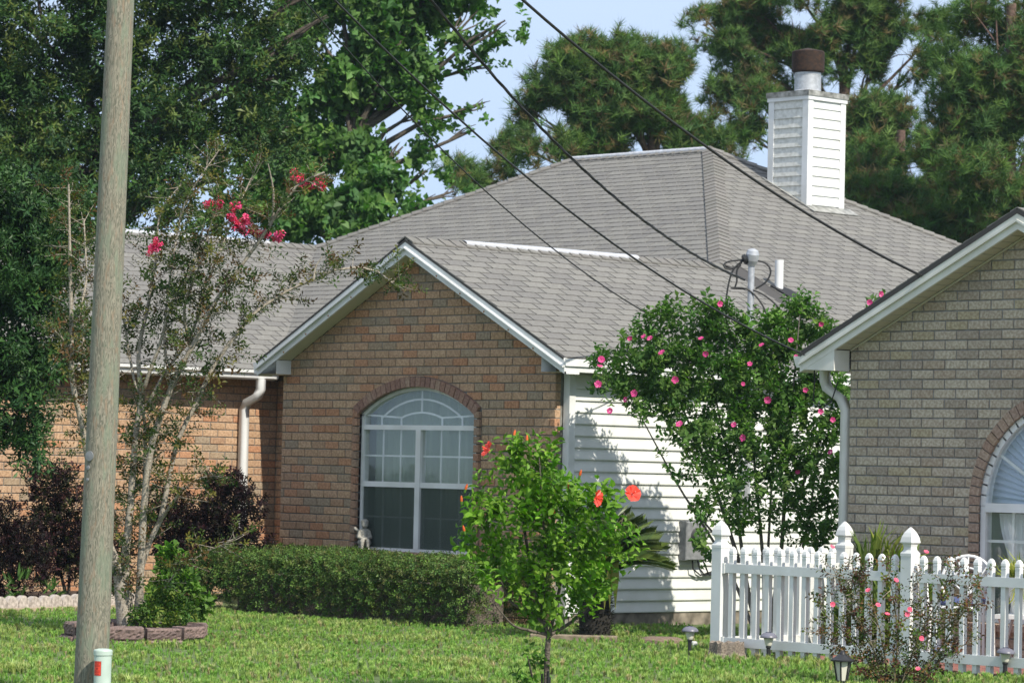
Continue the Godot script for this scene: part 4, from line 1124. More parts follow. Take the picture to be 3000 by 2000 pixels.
	vt.lathe([Vector2(0.055, -0.1), Vector2(0.055, 0.08), Vector2(0.11, 0.09), Vector2(0.105, 0.13), Vector2(0.07, 0.17), Vector2(0.0, 0.185)], 16)
	part(vt, "roof_vent", "galv", roof)
	# left eave, gutter and downspout
	var ge := MB.new()
	var gx := AX - 2.23
	ge.prism(P2([gx + 0.03, 2.385, gx + 0.03, 2.30, gx - 0.045, 2.29, gx - 0.065, 2.32, gx - 0.085, 2.385]), -6.0, Z + OV - 0.01)
	part(ge, "gutter", "vinyl_warm", h)
	bar(h, "eave_soffit", "soffit2", Vector3(gx + 0.031, 2.275, -6.0), Vector3(XL - 0.01, 2.285, Z))
	var ds := MB.new()
	ds.tube([Vector3(3.24, 2.30, 0.10), Vector3(3.24, 2.20, 0.10), Vector3(3.28, 2.13, 0.11), Vector3(3.47, 2.04, 0.15), Vector3(3.535, 1.95, 0.16), Vector3(3.535, 1.2, 0.16), Vector3(3.535, 0.03, 0.16)], 0.05, 0.05, 4, PI / 4)
	part(ds, "downspout", "vinyl_warm", h)

func gothic_post(mb: MB, w: float, h0: float, top: float) -> void:   # a square post with a gothic cap
	var r := w * 0.7071
	mb.lathe([Vector2(r, -0.1), Vector2(r, h0 - 0.022), Vector2(r * 1.05, h0 - 0.021), Vector2(r * 1.05, h0), Vector2(r * 0.98, h0 + 0.006), Vector2(r * 0.72, h0 + 0.025), Vector2(r * 0.68, h0 + 0.045), Vector2(r * 0.80, h0 + 0.066), Vector2(r * 1.07, h0 + 0.078), Vector2(r * 1.07, h0 + 0.084), Vector2(r * 0.93, h0 + 0.12), Vector2(r * 0.68, h0 + 0.15), Vector2(r * 0.36, h0 + 0.174), Vector2(0.004, top)], 4, PI / 4, true)

func picket(mb: MB, w: float) -> void:
	var r := w * 0.7071
	mb.lathe([Vector2(r, 0.02), Vector2(r, 0.775), Vector2(r * 1.06, 0.777), Vector2(r * 1.06, 0.785), Vector2(r * 0.9, 0.788), Vector2(r * 1.1, 0.798), Vector2(r * 1.06, 0.815), Vector2(r * 0.7, 0.836), Vector2(r * 0.25, 0.846), Vector2(0.001, 0.847)], 4, PI / 4, true)

func fences() -> void:
	var pm := MB.new()
	gothic_post(pm, 0.098, 0.858, 1.05)
	var post := pm.mesh()
	var km := MB.new()
	picket(km, 0.041)
	var pk := km.mesh()
	var a := thing("picket_fence", "white vinyl picket fence along the front with gothic post caps", "fence")
	for x in [3.84, 5.745, 7.65]: inst(post, "post", "vinyl", a, Transform3D(Basis(), Vector3(x, 0, 1.945)))
	for q in [[3.89, 5.696], [5.795, 7.60]]:
		for yy in [[0.648, 0.717], [0.082, 0.151]]:
			bar(a, "rail", "vinyl", Vector3(q[0], yy[0], 1.945 - 0.029), Vector3(q[1], yy[1], 1.945 + 0.029))
			for e in [q[0], q[1] - 0.022]:
				bar(a, "rail_bracket", "vinyl", Vector3(e, yy[0] - 0.006, 1.945 - 0.034), Vector3(e + 0.022, yy[1] + 0.005, 1.945 + 0.034))
		var n := 14
		for i in n: inst(pk, "picket", "vinyl", a, Transform3D(Basis(), Vector3(q[0] + 0.08 + i * 0.1255, 0, 1.945)))
	var b := thing("picket_fence", "short white picket fence return running back to the grey brick corner", "fence")
	inst(post, "post", "vinyl", b, Transform3D(Basis(), Vector3(3.84, 0, 0.50)))
	for yy in [[0.648, 0.717], [0.082, 0.151]]:
		bar(b, "rail", "vinyl", Vector3(3.84 - 0.029, yy[0], 0.551), Vector3(3.84 + 0.029, yy[1], 1.894))
	for i in 10: inst(pk, "picket", "vinyl", b, Transform3D(Basis(), Vector3(3.84, 0, 1.81 - i * 0.1295)))

func solar_light(at: Vector3, label: String, lean := Vector3.ZERO, tall := 0.0) -> void:
	var t := thing("solar_light", label, "garden light", "solar stake lights along the fence", at)
	t.basis = frame(Vector3.UP + lean, 0.3, 1.0)
	var s := MB.new()
	s.lathe([Vector2(0.009, -0.08), Vector2(0.013, 0.0), Vector2(0.015, 0.10 + tall), Vector2(0.02, 0.105 + tall), Vector2(0.02, 0.12 + tall)], 10)
	part(s, "stake", "black_plastic", t)
	var l := MB.new()
	l.T = Transform3D(Basis(), Vector3(0, 0.12 + tall, 0))
	l.lathe([Vector2(0.022, 0.0), Vector2(0.026, 0.01), Vector2(0.036, 0.05), Vector2(0.038, 0.058)], 14)
	part(l, "lens", "frosted", t)
	var c := MB.new()
	c.T = Transform3D(Basis(), Vector3(0, 0.176 + tall, 0))
	c.lathe([Vector2(0.036, 0.0), Vector2(0.064, 0.003), Vector2(0.066, 0.009), Vector2(0.062, 0.02), Vector2(0.045, 0.036), Vector2(0.02, 0.045), Vector2(0, 0.046)], 20)
	part(c, "cap", "grey_plastic", t)
	var pnl := MB.new()
	pnl.T = Transform3D(Basis(), Vector3(0, 0.215 + tall, 0))
	pnl.box(Vector3(-0.02, 0.0, -0.02), Vector3(0.02, 0.0085, 0.02))
	part(pnl, "solar_cell", "cell", t)

func yard_things() -> void:
	# utility pole, leaning a little
	var pl := MB.new()
	pl.tube([POLE_BASE, POLE_BASE.lerp(POLE_TOP, 0.15), POLE_BASE.lerp(POLE_TOP, 0.35), POLE_BASE.lerp(POLE_TOP, 0.6), POLE_TOP], 0.104, 0.070, 28)
	var pole := thing("utility_pole", "tall weathered wooden utility pole leaning slightly at left", "utility pole")
	part(pl, "shaft", "pole_wood", pole)
	var d := (POLE_TOP - POLE_BASE).normalized()
	for q in [[1.43, 0.030, 0.018], [1.36, 0.014, 0.06], [1.29, 0.010, 0.055]]:
		var c: Vector3 = POLE_BASE + d * ((q[0] + 0.3) / d.y)
		var out: Vector3 = (Vector3(0.72, 0, 0.69) - RIGHT * (0.62 + q[2] * 3.0)).normalized()
		var tg := MB.new()
		tg.T = Transform3D(frame(out, 0, 1), c + out * 0.097)
		tg.lathe([Vector2(q[1], 0.0), Vector2(q[1], 0.006), Vector2(0.0, 0.008)], 14)
		part(tg, "metal_tag", "grey_metal", pole)
	# telecom pedestal beside it
	var pd := thing("cable_pedestal", "pale green plastic cable pedestal with orange warning sticker beside the pole", "utility box", "", Vector3(5.665, 0, 9.145))
	var bd := MB.new()
	bd.lathe([Vector2(0.047, -0.05), Vector2(0.047, 0.088), Vector2(0.051, 0.09), Vector2(0.0515, 0.263)], 24)
	part(bd, "body", "pale_green", pd)
	var lid := MB.new()
	lid.lathe([Vector2(0.0515, 0.263), Vector2(0.056, 0.264), Vector2(0.0565, 0.288), Vector2(0.054, 0.295), Vector2(0.03, 0.301), Vector2(0.0, 0.303)], 24)
	part(lid, "lid", "pale_green", pd)
	var st := MB.new()
	var a0 := 0.80; var a1 := 1.85
	for i in 8:
		var b0 := lerpf(a0, a1, i / 8.0); var b1 := lerpf(a0, a1, (i + 1) / 8.0)
		var r := 0.0521
		var A := Vector3(r*cos(b0), 0.145, r*sin(b0)); var B := Vector3(r*cos(b1), 0.145, r*sin(b1))
		var u := Vector3(0, 0.085, 0)
		var nn := Vector3(cos((b0+b1)/2), 0, sin((b0+b1)/2))
		var u0 := 1.0 - i / 8.0; var u1 := 1.0 - (i + 1) / 8.0
		st._put(B, nn, Vector2(u1, 1)); st._put(A + u, nn, Vector2(u0, 0)); st._put(A, nn, Vector2(u0, 1))
		st._put(B, nn, Vector2(u1, 1)); st._put(B + u, nn, Vector2(u1, 0)); st._put(A + u, nn, Vector2(u0, 0))
	part(st, "warning_sticker", "sticker", pd)
	# overhead lines
	var wires := [[WIRE_1, 0.0058, "thin black cable dropping to the white eave behind the pink bush"], [WIRE_2, 0.0078, "black service cable dropping to the lower corner of the grey brick house"], [WIRE_4, 0.0115, "thick twisted cable crossing the chimney side and ending on the right hand roof"]]
	for w in wires:
		var mb := MB.new()
		mb.tube(w[0], w[1], w[1], 6)
		var t := thing("overhead_cable", w[2], "cable", "overhead cables")
		part(mb, "wire", "rubber", t)
	var t3 := thing("overhead_cable", "twisted black cable ending at the electric mast on the brick house", "cable", "overhead cables")
	twist(t3, WIRE_3, 0.0066, 0.0065)
	# mast with a weatherhead
	var ma := thing("service_mast", "grey steel electric mast with weatherhead and looped black wires above the eave", "mast")
	var mm := MB.new()
	mm.tube([Vector3(0.10, 1.0, -2.36), Vector3(0.10, 2.6, -2.36), Vector3(0.10, 3.40, -2.36)], 0.031, 0.031, 14)
	part(mm, "conduit", "galv", ma)
	var wh := MB.new()
	wh.T = Transform3D(frame(Vector3(0.25, 1, 0.1), 0, 1), Vector3(0.10, 3.40, -2.36))
	wh.lathe([Vector2(0.045, -0.02), Vector2(0.05, 0.0), Vector2(0.06, 0.03), Vector2(0.062, 0.09), Vector2(0.05, 0.125), Vector2(0.02, 0.14), Vector2(0, 0.142)], 16)
	part(wh, "weatherhead", "galv", ma)
	var bk := MB.new()
	bk.T = Transform3D(frame(Vector3(-0.5, -0.4, 0.75), 0, 1), Vector3(0.075, 3.44, -2.315))
	bk.lathe([Vector2(0.052, 0.0), Vector2(0.046, 0.03), Vector2(0.0, 0.032)], 14)
	part(bk, "wire_port", "rubber", ma)
	var c0 := Vector3(0.06, 3.43, -2.29)
	var E := Vector3(WIRE_3[25].x, WIRE_3[25].y, WIRE_3[25].z)
	var loops := [
		[c0, c0 + RIGHT * -0.14 + Vector3(0, -0.02, 0), c0 + RIGHT * -0.17 + Vector3(0, -0.06, 0.02), c0 + RIGHT * -0.12 + Vector3(0, -0.09, 0.02), c0 + RIGHT * -0.02 + Vector3(0, -0.05, 0.0)],
		[c0, c0 + RIGHT * -0.09 + Vector3(0, -0.12, 0.02), c0 + RIGHT * -0.14 + Vector3(0, -0.38, 0.02), c0 + RIGHT * -0.13 + Vector3(0, -0.62, 0.02), c0 + RIGHT * -0.06 + Vector3(0, -0.78, 0.02), c0 + RIGHT * 0.06 + Vector3(0, -0.83, 0.02), c0 + RIGHT * 0.2 + Vector3(0, -0.74, 0.02), c0 + RIGHT * 0.26 + Vector3(0, -0.6, 0.02), c0 + RIGHT * 0.2 + Vector3(0, -0.42, 0.02), c0 + RIGHT * 0.06 + Vector3(0, -0.28, 0.02), c0 + RIGHT * -0.1 + Vector3(0, -0.27, 0.02)],
		[c0, c0 + RIGHT * -0.05 + Vector3(0, -0.1, 0.01), c0 + RIGHT * -0.05 + Vector3(0, -0.2, 0.01), c0 + RIGHT * -0.07 + Vector3(0, -0.27, 0.01)],
		[c0 + RIGHT * 0.05, c0 + RIGHT * 0.2 + Vector3(0, -0.02, 0), c0 + RIGHT * 0.26 + Vector3(0, -0.1, 0), c0 + RIGHT * 0.22 + Vector3(0, -0.2, 0), c0 + RIGHT * 0.12 + Vector3(0, -0.27, 0)],
		[c0 + RIGHT * -0.1 + Vector3(0, -0.27, 0.0), c0 + RIGHT * 0.12 + Vector3(0, -0.29, 0.0), c0 + RIGHT * 0.3 + Vector3(0, -0.4, 0.0), c0 + RIGHT * 0.36 + Vector3(0, -0.5, 0), c0 + RIGHT * 0.31 + Vector3(0, -0.57, 0), c0 + RIGHT * 0.22 + Vector3(0, -0.54, 0), c0 + RIGHT * 0.1 + Vector3(0, -0.42, 0)]]
	for l in loops:
		var cv := Curve3D.new()
		for i in l.size():
			var tg: Vector3 = (l[mini(i+1, l.size()-1)] - l[maxi(i-1, 0)]) * 0.18
			cv.add_point(l[i], -tg, tg)
		var mb := MB.new()
		mb.tube(Array(cv.tessellate_even_length(4, 0.03)), 0.009, 0.009, 6)
		part(mb, "wire_loop", "rubber", ma)
	# drip loop at the neighbour's corner
	var dl := MB.new()
	var q := Vector3(WIRE_2[25].x, WIRE_2[25].y, WIRE_2[25].z)
	dl.tube([q, q + RIGHT * 0.05 + Vector3(0, -0.04, 0.0), q + RIGHT * 0.06 + Vector3(0, -0.2, 0), q + RIGHT * 0.05 + Vector3(0, -0.36, 0), q + RIGHT * 0.12 + Vector3(0, -0.43, 0), q + RIGHT * 0.2 + Vector3(0, -0.36, 0), q + RIGHT * 0.25 + Vector3(0, -0.2, 0)], 0.006, 0.006, 5)
	var dt := thing("drip_loop", "slack loop of black wire hanging below the white eave corner at right", "cable")
	part(dl, "wire", "rubber", dt)
	solar_light(Vector3(3.60, 0, 2.02), "low stake light with domed cap left of the fence corner post")
	solar_light(Vector3(4.50, 0, 2.10), "stake light with flat cap in front of the fence beside the stump", Vector3.ZERO, 0.0)
	solar_light(Vector3(6.14, 0, 2.12), "leaning stake light half hidden by the rose bush", Vector3(0.12, 0, -0.13), -0.01)
	solar_light(Vector3(6.68, 0, 2.0), "stake light at the right end in front of the pickets", Vector3(0.03, 0, -0.03), 0.0)
	solar_light(Vector3(3.2, 0, 0.4), "stake light behind the white pickets in the shade of the pink bush")
	lantern()
	stump()
	var pc := MB.new()
	pc.T = Transform3D(Basis(), Vector3(2.998, 0, 1.342))
	pc.lathe([Vector2(0.02, -0.05), Vector2(0.02, 0.03), Vector2(0.026, 0.031), Vector2(0.026, 0.055), Vector2(0.015, 0.06), Vector2(0, 0.06)], 12)
	var pt := thing("cleanout_pipe", "short white capped pipe standing in the lawn near the first stake light", "pipe")
	part(pc, "cap", "vinyl", pt)
	stone_ring()
	edging()
	patio()
	# landscape timber below the palm
	var lt := thing("landscape_timber", "weathered landscape timber lying on the grass below the palm", "timber")
	var tb := MB.new()
	tb.T = Transform3D(Basis(Vector3.UP, 0.72), Vector3(1.75, 0.0, 1.48))
	tb.brick(-0.36, 0.36, -0.03, 0.05, 0.05, 0.1, 0.008)
	part(tb, "beam", "old_wood", lt)
	var fs := thing("flat_stone", "low brown flat stone on the grass right of the timber", "stone")
	var sb := MB.new()
	sb.T = Transform3D(Basis(Vector3.UP, 0.75).scaled(Vector3(1, 1, 1)), Vector3(2.28, 0, 0.98))
	sb.lathe([Vector2(0.20, -0.02), Vector2(0.19, 0.03), Vector2(0.14, 0.05), Vector2(0, 0.055)], 9, 0.3, true)
	part(sb, "slab", "stone", fs)

func twist(parent: Node, pts: Array, r: float, off: float) -> void:
	for k in 3:
		var o := []
		for i in pts.size() - 1:
			for j in 6:
				var t := j / 6.0
				var p: Vector3 = (pts[i] as Vector3).lerp(pts[i+1], t)
				var a := (i * 6 + j) * 0.55 + k * TAU / 3
				o.append(p + RIGHT * cos(a) * off + Vector3.UP * sin(a) * off)
		var mb := MB.new()
		mb.tube(o, r, r, 5)
		part(mb, "strand", "rubber", parent)

func lantern() -> void:
	var t := thing("path_lantern", "black lantern style path light in front of the rose bush", "garden light", "", Vector3(6.90, 0, 3.99))
	var s := MB.new()
	s.lathe([Vector2(0.012, -0.1), Vector2(0.012, 0.03), Vector2(0.03, 0.035), Vector2(0.036, 0.045), Vector2(0.036, 0.055)], 12)
	part(s, "stake", "black_plastic", t)
	var g := MB.new()
	g.T = Transform3D(Basis(), Vector3(0, 0.055, 0))
	g.lathe([Vector2(0.034, 0.0), Vector2(0.056, 0.125)], 6, 0, true)
	part(g, "glass", "frosted", t)
	for k in 6:
		var a := TAU * k / 6
		var mb := MB.new()
		mb.tube([Vector3(0.036*cos(a), 0.055, 0.036*sin(a)), Vector3(0.059*cos(a), 0.182, 0.059*sin(a))], 0.006, 0.006, 5)
		part(mb, "frame_bar", "black_plastic", t)
	var c := MB.new()
	c.T = Transform3D(Basis(), Vector3(0, 0.18, 0))
	c.lathe([Vector2(0.05, 0.0), Vector2(0.079, 0.002), Vector2(0.08, 0.012), Vector2(0.062, 0.022), Vector2(0.038, 0.04), Vector2(0.022, 0.048), Vector2(0.018, 0.062), Vector2(0.008, 0.072), Vector2(0, 0.074)], 18)
	part(c, "cap", "black_plastic", t)

func stump() -> void:
	var t := thing("tree_stump", "grey weathered tree stump at the foot of the picket fence", "stump", "", Vector3(4.10, 0, 2.13))
	var mb := MB.new()
	var seg := 22
	var rr := []
	for k in seg: rr.append(0.125 * (1.0 + 0.10 * sin(k * 1.7) + rng.randf_range(-0.06, 0.06)))
	for lv in [[-0.03, 1.25, 0.05, 1.02], [0.05, 1.02, 0.125, 0.97]]:
		for k in seg:
			var j := (k + 1) % seg
			var a0 := TAU * k / seg; var a1 := TAU * (k + 1) / seg
			var e0: float = lv[2] + (0.012 * sin(k * 2.3) if lv[2] > 0.1 else 0.0); var e1: float = lv[2] + (0.012 * sin(j * 2.3) if lv[2] > 0.1 else 0.0)
			mb.quad(Vector3(rr[j]*lv[1]*cos(a1), lv[0], rr[j]*lv[1]*sin(a1)), Vector3(rr[k]*lv[1]*cos(a0), lv[0], rr[k]*lv[1]*sin(a0)), Vector3(rr[k]*lv[3]*cos(a0), e0, rr[k]*lv[3]*sin(a0)), Vector3(rr[j]*lv[3]*cos(a1), e1, rr[j]*lv[3]*sin(a1)))
			if lv[2] > 0.1:
				mb.tri(Vector3(rr[j]*lv[3]*cos(a1), e1, rr[j]*lv[3]*sin(a1)), Vector3(rr[k]*lv[3]*cos(a0), e0, rr[k]*lv[3]*sin(a0)), Vector3(0, 0.115, 0))
	part(mb, "wood", "stump", t)

func rough_block(w: float, hgt: float, dp: float) -> ArrayMesh:   # split-face concrete block, face towards +z
	var mb := MB.new()
	var nx := 14; var ny := 7
	var g := []
	for j in ny + 1:
		var row := []
		for i in nx + 1:
			var e := minf(minf(i, nx - i), minf(j, ny - j))
			var z := dp * 0.5 + (rng.randf_range(-0.004, 0.012) if e > 0 else -0.008)
			row.append(Vector3(lerpf(-w/2, w/2, float(i)/nx), lerpf(0, hgt, float(j)/ny), z))
		g.append(row)
	for j in ny:
		for i in nx: mb.quad(g[j][i], g[j][i+1], g[j+1][i+1], g[j+1][i])
	var b := w * 0.36
	for i in nx:
		var t0 := lerpf(-b, b, float(i)/nx); var t1 := lerpf(-b, b, float(i+1)/nx)
		mb.quad(g[ny][i], g[ny][i+1], Vector3(t1, hgt + rng.randf_range(-0.003, 0.003), -dp/2), Vector3(t0, hgt + rng.randf_range(-0.003, 0.003), -dp/2))
	for j in ny:
		var y0 := lerpf(0, hgt, float(j)/ny); var y1 := lerpf(0, hgt, float(j+1)/ny)
		mb.quad(Vector3(-b, y0, -dp/2), g[j][0], g[j+1][0], Vector3(-b, y1, -dp/2))
		mb.quad(g[j][nx], Vector3(b, y0, -dp/2), Vector3(b, y1, -dp/2), g[j+1][nx])
	mb.quad(Vector3(b, 0, -dp/2), Vector3(-b, 0, -dp/2), Vector3(-b, hgt, -dp/2), Vector3(b, hgt, -dp/2))
	return mb.mesh()

func stone_ring() -> void:
	var t := thing("stone_tree_ring", "low ring of rough reddish concrete blocks round the crepe myrtle", "tree ring")
	var c := Vector3(0.42, 0.0, 4.98)
	var vs := [rough_block(0.285, 0.095, 0.15), rough_block(0.285, 0.10, 0.15), rough_block(0.285, 0.09, 0.15)]
	for k in 11:
		var a := TAU * k / 11 + 0.2
		var o := Vector3(sin(a), 0, cos(a))
		var tr := Transform3D(Basis(Vector3.UP, a + rng.randf_range(-0.03, 0.03)).rotated(Vector3(cos(a), 0, -sin(a)), rng.randf_range(0.0, 0.05)), c + o * 0.47 + Vector3(0, 0.035 + rng.randf_range(-0.01, 0.008), 0))
		inst(vs[k % 3], "block", "red_block", t, tr)
		if k in [0, 1, 2, 9, 10]: inst(vs[(k + 1) % 3], "buried_block", "red_block", t, Transform3D(tr.basis, tr.origin - Vector3(0, 0.095, 0) + o * 0.03))
	var so := MB.new()
	so.lathe([Vector2(0.44, 0.0), Vector2(0.42, 0.05), Vector2(0.2, 0.075), Vector2(0, 0.08)], 18)
	so.T = Transform3D()
	inst(so.mesh(), "soil", "mulch", t, Transform3D(Basis(), c))

func edging() -> void:
	# scalloped concrete edging with a mowing strip along the bed
	var t := thing("garden_edging", "row of scalloped white concrete edging blocks along the flower bed", "edging")
	var A := Vector3(-3.75, 0, 4.1); var B := Vector3(-4.72, 0, 0.25)
	var d := (B - A).normalized()
	var l := A.distance_to(B)
	var mb := MB.new()
	var w := 0.155
	mb.prism(P2([0.004, -0.06, w - 0.004, -0.06, w - 0.004, 0.085, w - 0.02, 0.105, w - 0.05, 0.13, w/2, 0.138, 0.05, 0.13, 0.02, 0.105, 0.004, 0.085]), -0.03, 0.03)
	var blk := mb.mesh()
	var face := Basis(d, Vector3.UP, d.cross(Vector3.UP))
	for i in int(l / w):
		inst(blk, "block", "white_block", t, Transform3D(face.rotated(Vector3.UP, rng.randf_range(-0.03, 0.03)), A + d * (i * w) + Vector3(0, rng.randf_range(-0.006, 0.006), 0)))
	var st := MB.new()
	st.T = Transform3D(face, A)
	st.box(Vector3(0, -0.05, 0.034), Vector3(l, 0.03, 0.17))
	part(st, "mowing_strip", "concrete_tan", t)
	var bed := MB.new()
	bed.prism(P2([A.x, A.z, B.x, B.z, -6.74, 0.2, -6.74, 4.1]), 0.0, 0.04)
	var o := inst(bed.mesh(), "flower_bed", "mulch", self, Transform3D(Basis(Vector3.RIGHT, PI / 2), Vector3(0, 0.05, 0)))
	o.set_meta("kind", "structure")

func patio() -> void:
	var bs := MB.new()
	bs.box(Vector3(4.35, -0.05, 0.25), Vector3(7.6, 0.012, 1.86))
	var p := part(bs, "patio", "mortar2", self)
	p.set_meta("kind", "structure")
	var ms := []
	for c in [Color(0.34,0.14,0.115), Color(0.38,0.17,0.14), Color(0.30,0.13,0.11), Color(0.36,0.19,0.16)]:
		var mb := MB.new()
		mb.col = c
		mb.brick(0, 0.196, 0, 0.096, 0.0, 0.02, 0.004)
		ms.append(mb.mesh())
	var rest := []
	for i in 16:
		for j in 17:
			inst(ms[rng.randi() % 4], "paver", "brick", p, Transform3D(Basis(Vector3.RIGHT, Vector3.FORWARD, Vector3.UP), Vector3(4.36 + i * 0.2 + (0.1 if j % 2 else 0.0), 0.024 + rng.randf_range(-0.002, 0.002), 1.855 - j * 0.0945)))

func cherub() -> void:
	# a small seated stone cherub, meshed from a smooth union of capsules
	var K := [[Vector3(0,0.245,0.012), Vector3(0,0.25,0.012), 0.036, 0.034],      # head
		[Vector3(0,0.262,0.0), Vector3(0.0,0.268,0.006), 0.036, 0.03],           # curls
		[Vector3(0,0.235,0.044), Vector3(0,0.231,0.047), 0.007, 0.006],          # nose
		[Vector3(0.014,0.226,0.034), Vector3(-0.014,0.226,0.034), 0.012, 0.012], # cheeks
		[Vector3(0,0.205,0), Vector3(0,0.185,0), 0.018, 0.025],                  # neck
		[Vector3(-0.022,0.178,-0.002), Vector3(0.022,0.178,-0.002), 0.026, 0.026],# shoulders
		[Vector3(0,0.16,0), Vector3(0,0.09,0.002), 0.038, 0.045],                # trunk
		[Vector3(-0.03,0.07,0.0), Vector3(0.03,0.07,0.0), 0.036, 0.036],         # hips
		[Vector3(-0.045,0.17,0), Vector3(-0.058,0.12,0.018), 0.016, 0.014], [Vector3(-0.058,0.12,0.018), Vector3(-0.018,0.105,0.062), 0.014, 0.011], # arm
		[Vector3(0.045,0.17,0), Vector3(0.058,0.12,0.018), 0.016, 0.014], [Vector3(0.058,0.12,0.018), Vector3(0.014,0.108,0.066), 0.014, 0.011],
		[Vector3(-0.012,0.104,0.066), Vector3(0.012,0.108,0.066), 0.014, 0.014], # hands together
		[Vector3(-0.026,0.07,0.01), Vector3(-0.026,0.082,0.07), 0.026, 0.021], [Vector3(0.026,0.07,0.01), Vector3(0.03,0.086,0.07), 0.026, 0.021], # thighs
		[Vector3(-0.026,0.08,0.07), Vector3(-0.028,0.02,0.082), 0.02, 0.014], [Vector3(0.03,0.084,0.07), Vector3(0.03,0.02,0.085), 0.02, 0.014], # shins
		[Vector3(-0.028,0.012,0.082), Vector3(-0.03,0.009,0.108), 0.012, 0.01], [Vector3(0.03,0.012,0.085), Vector3(0.034,0.009,0.112), 0.012, 0.01], # feet
		[Vector3(-0.03,0.02,-0.005), Vector3(0.03,0.02,-0.005), 0.03, 0.03],     # the block it sits on
		[Vector3(-0.03,0.165,-0.03), Vector3(-0.085,0.20,-0.055), 0.012, 0.017], [Vector3(-0.05,0.165,-0.04), Vector3(-0.075,0.12,-0.05), 0.012, 0.008],
		[Vector3(0.03,0.165,-0.03), Vector3(0.085,0.20,-0.055), 0.012, 0.017], [Vector3(0.05,0.165,-0.04), Vector3(0.075,0.12,-0.05), 0.012, 0.008]] # wings
	for i in 9:
		var a := i * 0.7
		K.append([Vector3(0.03*cos(a), 0.268 + 0.008 * sin(i * 2.0), 0.004 + 0.03*sin(a)), Vector3(0.03*cos(a), 0.272, 0.004 + 0.03*sin(a)), 0.009, 0.009])
	var cell := 0.006
	var lo := Vector3(-0.11, -0.012, -0.085); var nx := 38; var ny := 52; var nz := 36
	var f := PackedFloat32Array()
	f.resize(nx * ny * nz)
	f.fill(1.0)
	for b in K:
		var A: Vector3 = b[0]; var B: Vector3 = b[1]; var ra: float = b[2]; var rb: float = b[3]
		var ba := B - A
		var l2 := maxf(ba.length_squared(), 1e-8)
		var mn := A.min(B) - Vector3.ONE * (maxf(ra, rb) + 0.022) - lo; var mx := A.max(B) + Vector3.ONE * (maxf(ra, rb) + 0.022) - lo
		for k in range(clampi(int(mn.z / cell), 0, nz - 1), clampi(int(mx.z / cell) + 1, 0, nz)):
			for j in range(clampi(int(mn.y / cell), 0, ny - 1), clampi(int(mx.y / cell) + 1, 0, ny)):
				for i in range(clampi(int(mn.x / cell), 0, nx - 1), clampi(int(mx.x / cell) + 1, 0, nx)):
					var p := lo + Vector3(i, j, k) * cell
					var h := clampf((p - A).dot(ba) / l2, 0, 1)
					var dd := (p - A - ba * h).length() - lerpf(ra, rb, h)
					var ix := (k * ny + j) * nx + i
					var o := f[ix]
					var s := maxf(0.008 - absf(o - dd), 0.0) / 0.008
					f[ix] = minf(o, dd) - s * s * 0.002
	var vid := {}
	var vp := PackedVector3Array()
	for k in nz - 1:
		for j in ny - 1:
			for i in nx - 1:
				var sum := Vector3.ZERO; var cnt := 0
				for e in [[0,0,0,1,0,0],[0,1,0,1,1,0],[0,0,1,1,0,1],[0,1,1,1,1,1],[0,0,0,0,1,0],[1,0,0,1,1,0],[0,0,1,0,1,1],[1,0,1,1,1,1],[0,0,0,0,0,1],[1,0,0,1,0,1],[0,1,0,0,1,1],[1,1,0,1,1,1]]:
					var a := f[((k + e[2]) * ny + j + e[1]) * nx + i + e[0]]; var b := f[((k + e[5]) * ny + j + e[4]) * nx + i + e[3]]
					if (a < 0) != (b < 0):
						var t := a / (a - b)
						sum += Vector3(i + lerpf(e[0], e[3], t), j + lerpf(e[1], e[4], t), k + lerpf(e[2], e[5], t)); cnt += 1
				if cnt:
					vid[(k * ny + j) * nx + i] = vp.size()
					vp.append(lo + sum / cnt * cell)
	var st := SurfaceTool.new()
	st.begin(Mesh.PRIMITIVE_TRIANGLES)
	st.set_smooth_group(0)
	for q in vp: st.add_vertex(q)
	for k in range(1, nz - 1):
		for j in range(1, ny - 1):
			for i in range(1, nx - 1):
				var a := f[(k * ny + j) * nx + i] < 0
				for ax in 3:
					var b: bool = f[((k + (1 if ax == 2 else 0)) * ny + j + (1 if ax == 1 else 0)) * nx + i + (1 if ax == 0 else 0)] < 0
					if a == b: continue
					var u: Array = [[0,-1,0],[0,0,-1],[-1,0,0]][ax]; var w: Array = [[0,0,-1],[-1,0,0],[0,-1,0]][ax]
					var c := []
					for o in [[0,0],[1,0],[1,1],[0,1]]:
						c.append(vid.get(((k + u[2]*o[0] + w[2]*o[1]) * ny + j + u[1]*o[0] + w[1]*o[1]) * nx + i + u[0]*o[0] + w[0]*o[1], -1))
					if c.has(-1): continue
					var qd := [c[0], c[1], c[2], c[0], c[2], c[3]] if not a else [c[0], c[2], c[1], c[0], c[3], c[2]]
					for x in qd: st.add_index(x)
	st.generate_normals()
	var t := thing("cherub_statue", "small seated grey stone cherub on the brick window sill", "statue", "", Vector3(-2.655, 0.607, 0.01), 0.95)
	inst(st.commit(), "figure", "old_stone", t)

